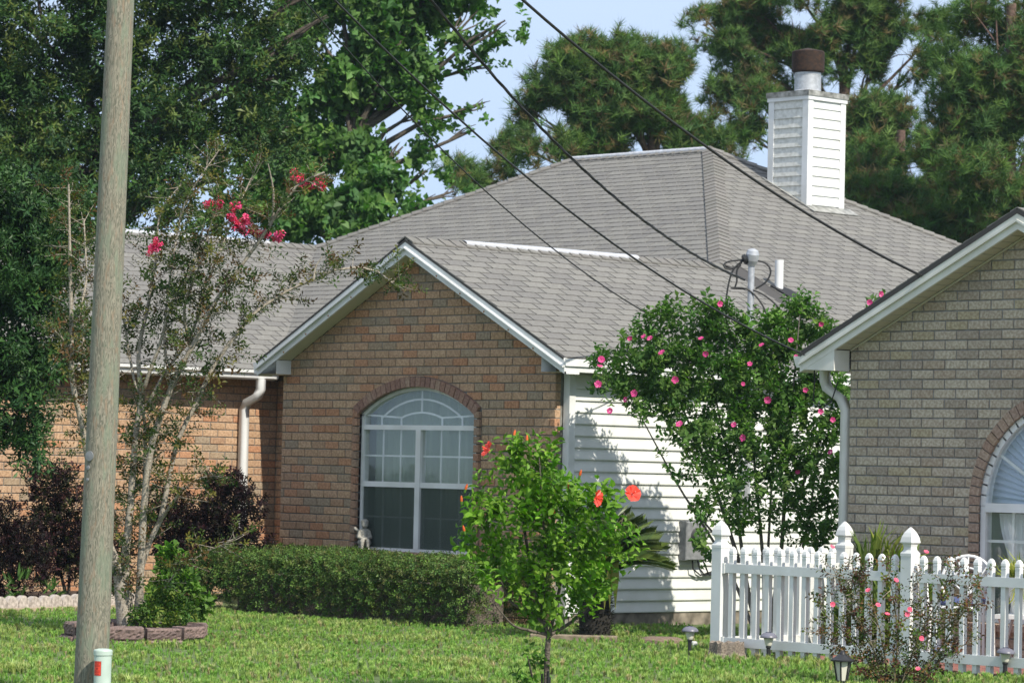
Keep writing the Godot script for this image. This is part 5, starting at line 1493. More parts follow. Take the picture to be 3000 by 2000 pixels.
func garden_furniture() -> void:
	var ch := thing("garden_chair", "white metal garden chair with round lattice back behind the pickets", "chair", "", Vector3(5.45, 0.024, 0.98), 0.5)
	for s in [-1, 1]:
		for z in [-0.2, 0.2]:
			var mb := MB.new()
			mb.tube([Vector3(s * 0.21, 0.0, z * 1.12), Vector3(s * 0.2, 0.42, z)], 0.012, 0.012, 8)
			part(mb, "leg", "vinyl", ch)
		var ar := MB.new()
		ar.tube([Vector3(s * 0.22, 0.42, 0.2), Vector3(s * 0.24, 0.60, 0.17), Vector3(s * 0.24, 0.62, 0.0), Vector3(s * 0.22, 0.62, -0.2)], 0.011, 0.011, 8)
		part(ar, "armrest", "vinyl", ch)
	var seat := MB.new()
	seat.lathe([Vector2(0.0, 0.40), Vector2(0.24, 0.40), Vector2(0.25, 0.415), Vector2(0.24, 0.43), Vector2(0.0, 0.43)], 20)
	part(seat, "seat", "vinyl", ch)
	var bk := MB.new()
	var rimp := []
	for k in 21:
		var a := lerpf(-2.2, 2.2, k / 20.0)
		rimp.append(Vector3(0.20 * sin(a), 0.60 + 0.20 * cos(a), -0.21 - 0.03 * cos(a)))
	bk.tube(rimp, 0.013, 0.013, 8)
	part(bk, "back_rim", "vinyl", ch)
	var lt := MB.new()
	for k in 7:
		var a := -1.3 + k * 0.433
		lt.tube([Vector3(0, 0.50, -0.2), Vector3(0.19 * sin(a), 0.60 + 0.19 * cos(a), -0.23)], 0.007, 0.007, 6)
	var r2 := []
	for k in 13:
		var a := lerpf(-1.7, 1.7, k / 12.0)
		r2.append(Vector3(0.11 * sin(a), 0.60 + 0.11 * cos(a), -0.22))
	lt.tube(r2, 0.008, 0.008, 6)
	part(lt, "back_lattice", "vinyl", ch)
	var cs := thing("seat_cushion", "blue patterned cushion on the white garden chair", "cushion", "", Vector3(5.45, 0.455, 0.98), 0.5)
	var cm := MB.new()
	cm.lathe([Vector2(0.0, 0.0), Vector2(0.19, 0.0), Vector2(0.215, 0.025), Vector2(0.19, 0.055), Vector2(0.0, 0.06)], 18)
	part(cm, "pad", "blue_cloth", cs)
	var tb := thing("patio_table", "white metal side table behind the pickets at the right edge", "table", "", Vector3(6.15, 0.024, 0.95), 0.4)
	bar(tb, "tabletop", "vinyl", Vector3(-0.28, 0.36, -0.22), Vector3(0.28, 0.39, 0.22))
	for s in [-1, 1]:
		var x := MB.new()
		x.tube([Vector3(s * 0.24, 0.36, -0.19), Vector3(s * 0.24, 0.0, 0.19)], 0.012, 0.012, 6)
		x.tube([Vector3(s * 0.24, 0.36, 0.19), Vector3(s * 0.24, 0.0, -0.19)], 0.012, 0.012, 6)
		part(x, "crossed_leg", "vinyl", tb)
	var pt := thing("flower_pot", "white ribbed pot with yellow green grassy plant on the side table", "plant pot", "", Vector3(6.05, 0.415, 0.98))
	var pm := MB.new()
	for k in 30:
		var a0 := TAU * k / 30; var a1 := TAU * (k + 0.5) / 30; var a2 := TAU * (k + 1) / 30
		for q in [[a0, a1, 1.0, 1.05], [a1, a2, 1.05, 1.0]]:
			var p0 := Vector3(cos(q[0]) * q[2], 0, sin(q[0]) * q[2]); var p1 := Vector3(cos(q[1]) * q[3], 0, sin(q[1]) * q[3])
			pm.quad(p1 * 0.085, p0 * 0.085, p0 * 0.135 + Vector3(0, 0.25, 0), p1 * 0.135 + Vector3(0, 0.25, 0))
	pm.lathe([Vector2(0.13, 0.235), Vector2(0, 0.24)], 20)
	part(pm, "pot", "vinyl", pt)
	var xf := []; var cl := []
	for i in 46:
		xf.append(Transform3D(frame(Vector3.UP * 0.7 + rdir(), rng.randf() * TAU, rng.randf_range(0.7, 1.2)), Vector3(rng.randf_range(-0.1, 0.1), 0.24, rng.randf_range(-0.1, 0.1))))
		cl.append(tint(Color(0.34, 0.36, 0.08), 0.3))
	scatter_mesh("grassy_leaves", blade_fan(7, 0.24, 0.016), "leaf", xf, cl, pt)

func blade_fan(n: int, ln: float, w: float) -> ArrayMesh:
	var mb := MB.new()
	for i in n:
		var a := rng.randf() * TAU
		var o := Vector3(cos(a), 0, sin(a))
		var s := Vector3(-sin(a), 0, cos(a)) * w * 0.5
		var l := ln * rng.randf_range(0.6, 1.1)
		var lean := rng.randf_range(0.15, 0.7)
		var b := o * rng.randf_range(0, ln * 0.12)
		var m := b + Vector3.UP * l * 0.6 + o * l * 0.25 * lean
		var t := b + Vector3.UP * l * (1.0 - 0.25 * lean) + o * l * 0.75 * lean
		var g := rng.randf_range(0.8, 1.2)
		mb.col = Color(g, g, g)
		mb.quad(b - s, b + s, m + s * 0.7, m - s * 0.7)
		mb.tri(m - s * 0.7, m + s * 0.7, t)
	return mb.mesh()

func limbs(parent: Node, base: Vector3, fork: Vector3, blobs: Array, r: float, m: String, drop := 0.35, twigs := 3) -> void:
	var tk := MB.new()
	var mid := base.lerp(fork, 0.5) + Vector3(rng.randf_range(-0.1, 0.1), 0, rng.randf_range(-0.1, 0.1))
	tk.tube([base - Vector3(0, 0.3, 0), base + Vector3(0, 0.2, 0), mid, fork], r, r * 0.62, 12)
	part(tk, "trunk", m, parent)
	for b in blobs:
		var c: Vector3 = b[0]
		var t := clampf((c.y - base.y) / maxf(fork.y - base.y, 0.1) - drop * 0.5, 0.25, 1.0)
		var o := base.lerp(fork, t)
		var len := o.distance_to(c)
		var mb := MB.new()
		var k := (o + c) * 0.5 + Vector3(0, len * 0.08, 0) + rdir() * len * 0.06
		mb.tube([o, o.lerp(k, 0.5) + rdir() * len * 0.03, k, k.lerp(c, 0.55) + rdir() * len * 0.03, c], r * 0.34, r * 0.08, 7)
		for i in twigs:
			var e: Vector3 = c + rdir() * (b[1] as float) * 0.75
			mb.tube([k.lerp(c, 0.5), (k.lerp(c, 0.6) + e) * 0.5 + rdir() * 0.05, e], r * 0.12, r * 0.03, 5)
		part(mb, "limb", m, parent)

func trees() -> void:
	var oakm := [spray(11, 0.20, 0.095, 0.036), spray(12, 0.19, 0.09, 0.038), spray(10, 0.22, 0.10, 0.036)]
	var oak := thing("oak_tree", "big dark leafy oak filling the upper left behind the house", "tree")
	limbs(oak, Vector3(-14.8, 0, -5.9), Vector3(-14.7, 5.4, -5.8), OAK_BLOBS, 0.26, "bark", 0.2, 3)
	crown(oak, "crown", OAK_BLOBS, 12500, oakm, "leaf_gloss", [Color(0.040,0.092,0.024), Color(0.052,0.110,0.028), Color(0.034,0.080,0.024), Color(0.095,0.135,0.030)], 1.0, -0.36, 0.9, 0.2, 0.15, 3, 0.36)
	var near := thing("holly_tree", "glossy dark leaved branches hanging at the left edge in front of the wing", "tree")
	limbs(near, Vector3(-4.49, 0, 3.87), Vector3(-4.38, 1.98, 3.86), NEAR_BLOBS, 0.09, "bark", 0.2, 3)
	crown(near, "crown", NEAR_BLOBS, 5600, [spray(10, 0.14, 0.065, 0.025), spray(9, 0.15, 0.07, 0.026)], "leaf_gloss", [Color(0.034,0.082,0.022), Color(0.048,0.105,0.026), Color(0.028,0.07,0.022)], 1.0, -0.30, 1.6, 0.0, 0.15, 4, 0.2)
	var gumm := [spray(9, 0.18, 0.12, 0.095), spray(8, 0.2, 0.13, 0.1)]
	var gum := thing("sweetgum_tree", "lighter green leafy tree with sky gaps rising behind the left roof", "tree")
	limbs(gum, Vector3(-17.98, 0, -12.7), Vector3(-17.8, 6.5, -12.6), GUM_BLOBS, 0.17, "bark", 0.3, 3)
	crown(gum, "crown", GUM_BLOBS, 8200, gumm, "leaf", [Color(0.115,0.225,0.060), Color(0.10,0.205,0.058), Color(0.145,0.26,0.065), Color(0.085,0.175,0.052)], 1.0, -0.02, 0.75, 0.1, 0.1, 5, 0.42)
	var pm := [tuft(26, 0.20, 0.016), tuft(24, 0.22, 0.016), tuft(28, 0.19, 0.015)]
	var pc := [Color(0.105,0.190,0.050), Color(0.09,0.17,0.05), Color(0.135,0.22,0.056), Color(0.08,0.15,0.046), Color(0.16,0.13,0.06)]
	var list := [
		["broad dense pine behind the roof ridge left of the chimney", PINE_A, Vector3(-21.7, 0, -23.3), Vector3(-21.66, 8.4, -23.05), 8200, -0.22, 0.15],
		["tall open pine with forked pinkish trunk rising behind the chimney", PINE_B, Vector3(-22.06, 0, -28.9), Vector3(-21.9, 9.6, -28.57), 9500, -0.22, 0.15],
		["dark tall pine at the upper right corner behind the grey brick house", PINE_C, Vector3(-14.75, 0, -25.0), Vector3(-14.6, 9.6, -24.6), 9000, -0.24, 0.14],
		["lower pine with bright shoots between chimney and right hand gable", PINE_D, Vector3(-18.64, 0, -26.7), Vector3(-18.56, 7.8, -26.4), 8200, -0.22, 0.13]]
	for q in list:
		var t := thing("pine_tree", q[0], "tree", "pines behind the house")
		limbs(t, q[2], q[3], q[1], q[6], "bark_pine", 0.45, 4)
		crown(t, "crown", q[1], q[4], pm, "needle", pc, 1.0, q[5], 0.55, 0.9, 0.15, 11 + int(q[6] * 100), 0.42)

func stems(parent: Node, list: Array, m: String) -> void:
	for s in list:
		var cv := Curve3D.new()
		var l: Array = s[2]
		for i in l.size():
			var tg: Vector3 = (l[mini(i+1, l.size()-1)] - l[maxi(i-1, 0)]) * 0.16
			cv.add_point(l[i], -tg, tg)
		var mb := MB.new()
		mb.tube(Array(cv.tessellate_even_length(4, maxf(cv.get_baked_length() / 18.0, 0.02))), s[0], s[1], 7)
		part(mb, "stem", m, parent)

# leaf sprays along stems beyond a share of their length
func stem_leaves(parent: Node, called: String, list: Array, from: float, step: float, side: float, meshes: Array, m: String, bases: Array, sc := 1.0, minlen := 0.0) -> void:
	var xf := []; var cl := []
	for k in meshes.size():
		xf.append([]); cl.append([])
	var twig := MB.new()
	for s in list:
		var l: Array = s[2]
		var total := 0.0
		for i in l.size() - 1: total += (l[i+1] as Vector3).distance_to(l[i])
		if total < minlen: continue
		var run := 0.0
		for i in l.size() - 1:
			var a: Vector3 = l[i]; var b: Vector3 = l[i+1]
			var seg := a.distance_to(b)
			var n := int(seg / step) + 1
			for j in n:
				var f := (run + seg * j / n) / total
				if f < from: continue
				var p := a.lerp(b, (j + rng.randf()) / n)
				var d := ((b - a).normalized() * 0.4 + rdir()).normalized()
				var e := p + d * side * rng.randf_range(0.3, 1.0)
				if d.y < -0.5: e.y = p.y
				twig.tube([p, p.lerp(e, 0.5) + rdir() * 0.01, e], 0.003, 0.0015, 4)
				for w in 3:
					var k := rng.randi() % meshes.size()
					xf[k].append(Transform3D(frame(d + Vector3.UP * 0.4 + rdir() * 0.5, rng.randf() * TAU, sc * rng.randf_range(0.7, 1.25)), p.lerp(e, (w + 1) / 3.0)))
					cl[k].append(tint(bases[rng.randi() % bases.size()], 0.28))
			run += seg
	part(twig, "twigs", "bark_pale", parent)
	for k in meshes.size(): scatter_mesh(called, meshes[k], m, xf[k], cl[k], parent)

func flower(parent: Node, at: Vector3, facing: Vector3, r: float, m: String, petals := 5, called := "flower", stamen := true) -> void:
	var mb := MB.new()
	mb.T = Transform3D(frame(facing, rng.randf() * TAU, 1.0), at)
	for k in petals:
		var a := TAU * k / petals
		var o := Vector3(cos(a), 0, sin(a))
		var g := rng.randf_range(0.85, 1.1)
		mb.col = Color(g, g, g)
		mb.petal(o, r * 1.05, r * 1.15)
	if stamen:
		mb.col = Color(1.3, 2.2, 1.2)
		mb.tube([Vector3.ZERO, Vector3.UP * r * 0.7, Vector3.UP * r * 1.05], r * 0.07, r * 0.1, 6)
	part(mb, called, m, parent)

func shrubs() -> void:
	# crepe myrtle
	var cm := thing("crepe_myrtle", "multi stemmed crepe myrtle with pale bark and pink blossom inside the stone ring", "tree")
	stems(cm, CREPE_STEMS, "bark_pale")
	var csp := [spray(9, 0.09, 0.036, 0.017), spray(8, 0.10, 0.04, 0.018), spray(10, 0.08, 0.034, 0.016)]
	var ccol := [Color(0.065,0.105,0.03), Color(0.085,0.12,0.035), Color(0.05,0.085,0.028), Color(0.15,0.14,0.035), Color(0.12,0.07,0.03)]
	stem_leaves(cm, "foliage", CREPE_STEMS, 0.25, 0.024, 0.29, csp, "leaf", ccol, 1.0, 0.6)
	var pet := spray(16, 0.05, 0.022, 0.02)
	var xf := []; var cl := []
	for p in CREPE_FLOWERS:
		for i in 9:
			xf.append(Transform3D(frame(rdir() + Vector3.UP, rng.randf() * TAU, rng.randf_range(0.7, 1.1)), p + rdir() * 0.025))
			cl.append(tint(Color(0.85,0.06,0.17) if rng.randf() < 0.5 else Color(0.78,0.09,0.24), 0.2))
	scatter_mesh("blossom", pet, "petal", xf, cl, cm)
	var low := thing("low_shrub", "low dark green shrub growing at the foot of the crepe myrtle", "shrub")
	crown(low, "foliage", [[Vector3(0.52, 0.20, 4.62), 0.13, 0.13], [Vector3(0.42, 0.30, 4.72), 0.12, 0.12], [Vector3(0.58, 0.10, 4.72), 0.09, 0.1], [Vector3(0.30, 0.14, 4.85), 0.1, 0.1]], 170, [spray(8, 0.07, 0.045, 0.022)], "leaf", [Color(0.07,0.14,0.03), Color(0.10,0.18,0.035), Color(0.2,0.26,0.05)], 1.0, -0.6)
	var hy := thing("leafy_shrub", "bright green broad leaved shrub right of the crepe myrtle trunk", "shrub")
	crown(hy, "foliage", [[Vector3(-0.27, 0.46, 4.08), 0.10, 0.12], [Vector3(-0.18, 0.38, 4.02), 0.09, 0.12], [Vector3(-0.32, 0.32, 4.15), 0.11, 0.12], [Vector3(-0.30, 0.58, 4.12), 0.09, 0.1], [Vector3(-0.12, 0.25, 4.0), 0.1, 0.1]], 330, [spray(7, 0.07, 0.055, 0.038, true)], "leaf", [Color(0.13,0.24,0.04), Color(0.16,0.28,0.045), Color(0.10,0.19,0.04)], 1.0, -0.6)
	# hibiscus standard
	var hb := thing("hibiscus_tree", "small bright green hibiscus tree with red flowers in the middle of the lawn", "tree")
	stems(hb, HIBISCUS_STEMS, "bark")
	var hsp := [spray(8, 0.13, 0.062, 0.038, true, 1.1), spray(7, 0.12, 0.066, 0.04, true, 1.1), spray(8, 0.14, 0.058, 0.034, true, 1.0)]
	crown(hb, "foliage", HIBISCUS_BLOBS, 620, hsp, "leaf", [Color(0.18,0.33,0.04), Color(0.21,0.37,0.046), Color(0.145,0.28,0.036), Color(0.12,0.235,0.032)], 0.95, -0.24, 4.0, 0.9, 0.0, 8)
	for i in HIBISCUS_FLOWERS.size():
		flower(hb, HIBISCUS_FLOWERS[i], [Vector3(-0.33, 0.4, 0.79), Vector3(0.77, -0.1, -0.24), Vector3(0.79, 0.3, 0.25)][i], 0.052, "petal_red")
	for p in HIBISCUS_BUDS:
		var b := MB.new()
		b.T = Transform3D(frame(Vector3.UP + rdir() * 0.3, 0, 1), p)
		b.col = Color(0.12, 0.24, 0.04)
		b.lathe([Vector2(0.0, -0.03), Vector2(0.007, -0.02), Vector2(0.008, 0.0)], 7)
		b.col = Color(0.75, 0.16, 0.05)
		b.lathe([Vector2(0.008, 0.0), Vector2(0.0085, 0.015), Vector2(0.005, 0.03), Vector2(0, 0.037)], 7)
		part(b, "bud", "leaf", hb)
	var guard := MB.new()
	var hb0: Vector3 = HIBISCUS_STEMS[0][2][0]
	for k in 3:
		var a := k * 2.1 + 0.4
		guard.tube([hb0 + Vector3(0.028*cos(a), -0.02, 0.028*sin(a)), hb0 + Vector3(0.03*cos(a), 0.22 - k * 0.02, 0.03*sin(a))], 0.0075, 0.0075, 6)
	part(guard, "trunk_guard", "rubber", hb)
	crown(hb, "sucker_leaves", [[hb0 + Vector3(-0.075, 0.22, 0.06), 0.06, 0.05], [hb0 + Vector3(-0.08, 0.10, 0.07), 0.055, 0.05]], 16, hsp, "leaf", [Color(0.08,0.17,0.025), Color(0.12,0.24,0.03)], 0.9, -0.9)
	# rose of sharon
	var rs := thing("rose_of_sharon", "tall pink flowering bush between the white siding and the fence", "shrub")
	var ss := []
	for q in SHARON_STEMS: ss.append([q[0] * 0.85, q[1] * 0.7, q[2].map(func(p: Vector3) -> Vector3: return p + AWAY * 0.22 * clampf(p.y, 0.0, 1.0))])
	stems(rs, ss, "bark_grey")
	var ssp := [spray(9, 0.10, 0.055, 0.036), spray(9, 0.11, 0.05, 0.034), spray(8, 0.09, 0.058, 0.038)]
	crown(rs, "foliage", SHARON_BLOBS, 4500, ssp, "leaf", [Color(0.10,0.195,0.05), Color(0.125,0.235,0.058), Color(0.085,0.165,0.046), Color(0.16,0.27,0.066)], 1.0, -0.10, 3.0, 0.6, 0.2, 21)
	for p in SHARON_FLOWERS + SHARON_HIGH:
		flower(rs, p + rdir() * 0.03, Vector3(0.6, 0.2, 0.7) + rdir() * 0.7, rng.randf_range(0.017, 0.031), "petal_pink", 5, "flower", false)
	# rose bush
	var ro := thing("rose_bush", "sparse thorny rose bush with small pink blooms before the pickets", "shrub")
	stems(ro, ROSE_STEMS, "bark_green")
	stem_leaves(ro, "foliage", ROSE_STEMS, 0.12, 0.020, 0.13, [spray(6, 0.06, 0.028, 0.017), spray(5, 0.055, 0.03, 0.018)], "leaf", [Color(0.10,0.13,0.03), Color(0.14,0.17,0.035), Color(0.13,0.055,0.035), Color(0.08,0.04,0.03), Color(0.20,0.11,0.04), Color(0.07,0.12,0.035)], 0.9)
	for p in ROSE_FLOWERS:
		flower(ro, p, Vector3(0.6, 0.6, 0.6) + rdir() * 0.5, 0.017, "petal_rose", 8, "bloom", false)
	# clipped hedge
	var hd := thing("clipped_hedge", "long clipped evergreen hedge below the arched window", "hedge")
	var hs := [spray(10, 0.05, 0.026, 0.015), spray(9, 0.06, 0.024, 0.014)]
	var hx := [[], []]; var hc := [[], []]
	var nz := FastNoiseLite.new()
	nz.seed = 5; nz.frequency = 1.6
	for i in 9600:
		var x := rng.randf_range(-3.78, 0.12); var u := rng.randf()
		var zc := lerpf(0.72, 0.60, (x + 3.78) / 3.9)
		var a := rng.randf() * PI
		var wob := 1.0 + 0.09 * nz.get_noise_3d(x, a, 3.0)
		var e := pow(absf(cos(a)), 0.42) * signf(cos(a)); var f := pow(absf(sin(a)), 0.38)
		var r := lerpf(0.86, 1.03, rng.randf()) * wob
		var ends := clampf(minf(x + 3.82, 0.16 - x) / 0.22, 0.0, 1.0)
		r *= 0.72 + 0.28 * sqrt(ends)
		var p := Vector3(x, 0.02 + f * 0.565 * r if rng.randf() < 0.75 else rng.randf_range(0.02, 0.5), zc + e * 0.50 * r)
		var k := i % 2
		hx[k].append(Transform3D(frame(Vector3(0, f, e) + rdir() * 0.7, rng.randf() * TAU, rng.randf_range(0.7, 1.25)), p))
		hc[k].append(tint([Color(0.062,0.125,0.026), Color(0.08,0.155,0.030), Color(0.11,0.18,0.036), Color(0.095,0.11,0.03)][rng.randi() % 4], 0.3))
	for k in 2: scatter_mesh("foliage", hs[k], "leaf_gloss", hx[k], hc[k], hd)
	var core := MB.new()
	core.box(Vector3(-3.5, 0.0, 0.42), Vector3(-0.25, 0.36, 0.86))
	part(core, "inner_branches", "bark", hd)
	# burgundy shrubs along the left bed
	var lsp := [spray(10, 0.07, 0.032, 0.018), spray(9, 0.08, 0.034, 0.02)]
	var lcol := [Color(0.020,0.013,0.014), Color(0.028,0.014,0.016), Color(0.020,0.022,0.012), Color(0.04,0.018,0.020)]
	var ls := [["dark burgundy shrub in front of the white downspout", [[Vector3(-3.95,0.62,0.95),0.42,0.4],[Vector3(-3.75,0.95,0.75),0.34,0.34],[Vector3(-4.15,0.80,1.15),0.34,0.34],[Vector3(-3.72,0.45,0.6),0.34,0.34],[Vector3(-3.8,1.15,0.82),0.2,0.2]], 2600],
		["reddish shrub with spiky shoots between the pole and the brick wing wall", [[Vector3(-5.0,0.75,1.75),0.40,0.4],[Vector3(-5.1,1.10,1.9),0.30,0.3],[Vector3(-4.8,0.50,1.6),0.36,0.36],[Vector3(-5.2,0.45,2.0),0.36,0.3]], 2000],
		["dark burgundy shrub at the left edge below the oak branches", [[Vector3(-5.2,0.70,2.7),0.45,0.4],[Vector3(-5.35,1.05,2.8),0.36,0.4],[Vector3(-4.95,0.5,2.5),0.42,0.4],[Vector3(-5.6,0.6,3.2),0.5,0.5]], 2800]]
	for q in ls:
		var t := thing("burgundy_shrub", q[0], "shrub", "burgundy shrubs along the left wing")
		crown(t, "foliage", q[1], q[2], lsp, "leaf", lcol + ([Color(0.10,0.045,0.05), Color(0.06,0.07,0.025)] if q[0].begins_with("reddish") else []), 1.0, -0.5, 2.0, 0.5, 0.1)
		var st := MB.new()
		for b in q[1]: st.tube([Vector3(q[1][0][0].x, 0, q[1][0][0].z), (b[0] as Vector3) * Vector3(1, 0.6, 1), b[0]], 0.02, 0.006, 5)
		part(st, "branches", "bark", t)
	sago()
	var bl := thing("blade_plant", "upright yellow green blade leaves rising behind the hibiscus", "plant", "", Vector3(1.72, 0.25, 1.10))
	for k in 3:
		var mb := MB.new()
		mb.leaf(Vector3(k * 0.03, 0.0, -k * 0.035), Vector3(rng.randf_range(-0.06, 0.06), 1, rng.randf_range(-0.05, 0.05)).normalized(), Vector3(0.6, 0, 0.7), [0.70, 0.80, 0.76][k], 0.06, 0.2)
		part(mb, "leaf_blade", "blade", bl)
	# ferns and weeds by the neighbour's wall
	var fs := [blade_fan(12, 0.34, 0.03)]
	var fe := thing("fern", "yellow green fern between the picket fence and the grey brick wall", "fern")
	crown(fe, "fronds", [[Vector3(4.35, 0.50, 0.62), 0.22, 0.15], [Vector3(4.5, 0.35, 0.7), 0.22, 0.15], [Vector3(4.3, 0.2, 0.75), 0.25, 0.15]], 60, fs, "leaf", [Color(0.20,0.24,0.05), Color(0.15,0.21,0.05)], 1.0, -0.9)
	var wd := thing("weed_patch", "small green weeds at the back of the left flower bed", "plant")
	crown(wd, "foliage", [[Vector3(-4.5, 0.2, 2.7), 0.14, 0.12], [Vector3(-4.4, 0.12, 2.4), 0.1, 0.1], [Vector3(-4.6, 0.15, 1.5), 0.1, 0.1]], 40, [blade_fan(6, 0.12, 0.014)], "leaf", [Color(0.10,0.19,0.05)], 1.0, -0.9)

func sago() -> void:
	var t := thing("sago_palm", "sago palm with feathery fronds and shaggy black trunk beside the white siding", "palm", "", Vector3(1.56, 0, 1.05))
	var tr := MB.new()
	tr.lathe([Vector2(0.13, -0.02), Vector2(0.135, 0.2), Vector2(0.12, 0.40), Vector2(0.08, 0.50), Vector2(0, 0.52)], 16)
	for i in 420:
		var a := i * 2.4; var y := 0.5 * i / 420.0
		var o := Vector3(cos(a), 0, sin(a))
		var r := 0.128 if y < 0.35 else lerpf(0.128, 0.08, (y - 0.35) / 0.17)
		tr.leaf2(o * r + Vector3(0, y, 0), (o + Vector3.UP * rng.randf_range(0.1, 0.9) + rdir() * 0.3).normalized(), Vector3.UP, rng.randf_range(0.03, 0.06), 0.02)
	part(tr, "trunk", "twig_dark", t)
	var fv := []
	for v in 2:
		var mb := MB.new()
		var pts := []
		for i in 13:
			var u := i / 12.0
			pts.append(Vector3(0.62 * u, 0.10 * sin(u * 2.8) - 0.05 * u * u, 0))
		mb.col = Color(0.16, 0.20, 0.04)
		mb.tube(pts, 0.008, 0.003, 5)
		for i in 62:
			var u := 0.12 + 0.88 * i / 62.0
			var b := Vector3(0.62 * u, 0.10 * sin(u * 2.8) - 0.05 * u * u, 0)
			for s in [-1, 1]:
				var g := rng.randf_range(0.8, 1.15)
				mb.col = Color(0.058 * g, 0.105 * g, 0.024)
				if i > 52: mb.col = Color(0.09 * g, 0.13 * g, 0.028)
				mb.leaf2(b, Vector3(0.62, 0.42, s).normalized(), Vector3.UP, (0.16 - 0.06 * absf(u - 0.5)) * rng.randf_range(0.9, 1.05), 0.012)
		fv.append(mb.mesh())
	for i in 37:
		var a := i * 2.4 + 0.3 if i < 30 else 0.75 + ((i * 3) % 7 - 3) * 0.16
		var el := lerpf(1.25, 0.2, i / 29.0) if i < 30 else 1.0 - (i - 30) * 0.14
		inst(fv[i % 2], "frond", "frond", t, Transform3D(Basis(Vector3.UP, a) * Basis(Vector3.BACK, el) * Basis(Vector3.RIGHT, rng.randf_range(-0.3, 0.3)), Vector3(0, 0.50, 0) + Vector3(cos(a), 0, -sin(a)) * 0.03))

func lawn() -> void:
	var g := PlaneMesh.new()
	g.size = Vector2(500, 500)
	var o := inst(g, "ground", "soil_green", self, Transform3D(Basis(), Vector3(0, 0, -60)))
	o.set_meta("kind", "structure")
	var rd := inst(BoxMesh.new(), "added_street", "added_street", self, Transform3D(Basis(Vector3.UP, deg_to_rad(46.955)).scaled_local(Vector3(80, 0.1, 7.5)), Vector3(21.787, -0.04, 20.969) + AWAY * 9.5))  # unseen pale road, added to bounce sunlight onto the shaded gable
	rd.set_meta("kind", "structure")
	var vs := [blade_fan(22, 0.056, 0.0065)]
	var xf := []; var cl := []
	var nz := FastNoiseLite.new()
	nz.seed = 9; nz.frequency = 0.9; nz.fractal_octaves = 3
	for i in 30000:
		var d := sqrt(lerpf(18.5 * 18.5, 32.5 * 32.5, rng.randf()))
		var p := Vector3(21.787, 0, 20.969) + AWAY * d + RIGHT * d * rng.randf_range(-0.18, 0.175)
		if p.z < 0.0 and p.x < 0.0 and p.x > -3.95: continue
		if p.x < -4.55 or (p.x < -3.55 and p.x < -3.68 - (4.1 - p.z) * 0.252 + 0.12): continue
		if p.x > 4.33 and p.z < 1.87: continue
		if p.z < -1.5: continue
		if Vector2(p.x - 0.42, p.z - 4.98).length() < 0.5: continue
		if p.x < -0.3 and p.z < 1.02: continue
		var n := nz.get_noise_2d(p.x, p.z)
		var tall := 1.0 + 0.5 * clampf((23.5 - d) / 3.0, 0.0, 1.0) if p.x < 3.6 else 1.2
		xf.append(Transform3D(frame(Vector3.UP + rdir() * 0.25, rng.randf() * TAU, rng.randf_range(0.6, 1.2) * tall * (0.85 + 0.5 * n)), p))
		var c := Color(0.215, 0.39, 0.08).lerp(Color(0.39, 0.45, 0.16), clampf(0.25 + n * 1.1, 0.0, 1.0))
		if rng.randf() < 0.10: c = Color(0.40, 0.36, 0.19)
		cl.append(tint(c, 0.28))
	var mm := MultiMesh.new()
	mm.transform_format = MultiMesh.TRANSFORM_3D
	mm.use_colors = true
	mm.mesh = vs[0]
	mm.instance_count = xf.size()
	for i in xf.size():
		mm.set_instance_transform(i, xf[i])
		mm.set_instance_color(i, cl[i])
	var gr := MultiMeshInstance3D.new()
	gr.name = "grass"; gr.multimesh = mm; gr.material_override = M["grass"]
	add_child(gr, true)
	gr.set_meta("kind", "stuff")
	tag(gr, "mown green lawn grass with yellow patches", "grass")

func pole_texture() -> ImageTexture:
	var im := Image.create(384, 1024, false, Image.FORMAT_RGB8)
	var a := FastNoiseLite.new(); a.seed = 4; a.frequency = 1.0; a.fractal_octaves = 3
	var b := FastNoiseLite.new(); b.seed = 8; b.frequency = 1.0; b.fractal_octaves = 4
	for y in 1024:
		for x in 384:
			var u := x / 384.0 * TAU; var v := y / 1024.0
			var c := Vector3(cos(u), sin(u), 0)
			var warp := a.get_noise_3d(c.x * 1.6, c.y * 1.6, v * 9.0)
			var ringv := b.get_noise_3d(c.x * 2.2 + warp * 0.8, c.y * 2.2, v * 5.0)
			var band := 0.5 + 0.5 * sin((ringv * 9.0 + warp * 3.0) * 3.0)
			var fib := b.get_noise_3d(c.x * 34.0, c.y * 34.0, v * 14.0)
			var k := clampf(0.48 + 0.75 * (band - 0.5) + fib * 0.6, 0.0, 1.0)
			var col := Color(0.095, 0.098, 0.074).lerp(Color(0.295, 0.270, 0.212), k)
			var br := clampf(a.get_noise_3d(c.x * 3.0, c.y * 3.0 + 7.0, v * 16.0) * 2.0 - 0.35, 0.0, 0.6)
			col = col.lerp(Color(0.24, 0.17, 0.115), br)
			var gn := clampf(b.get_noise_3d(c.x * 1.2 + 5.0, c.y * 1.2, v * 7.0) * 1.6, 0.0, 0.55)
			col = col.lerp(Color(0.17, 0.215, 0.155), gn)
			if absf(sin(u * 1.5 + warp * 0.25 + 0.4)) < 0.010: col *= 0.4
			im.set_pixel(x, y, col.linear_to_srgb())
	return ImageTexture.create_from_image(im)

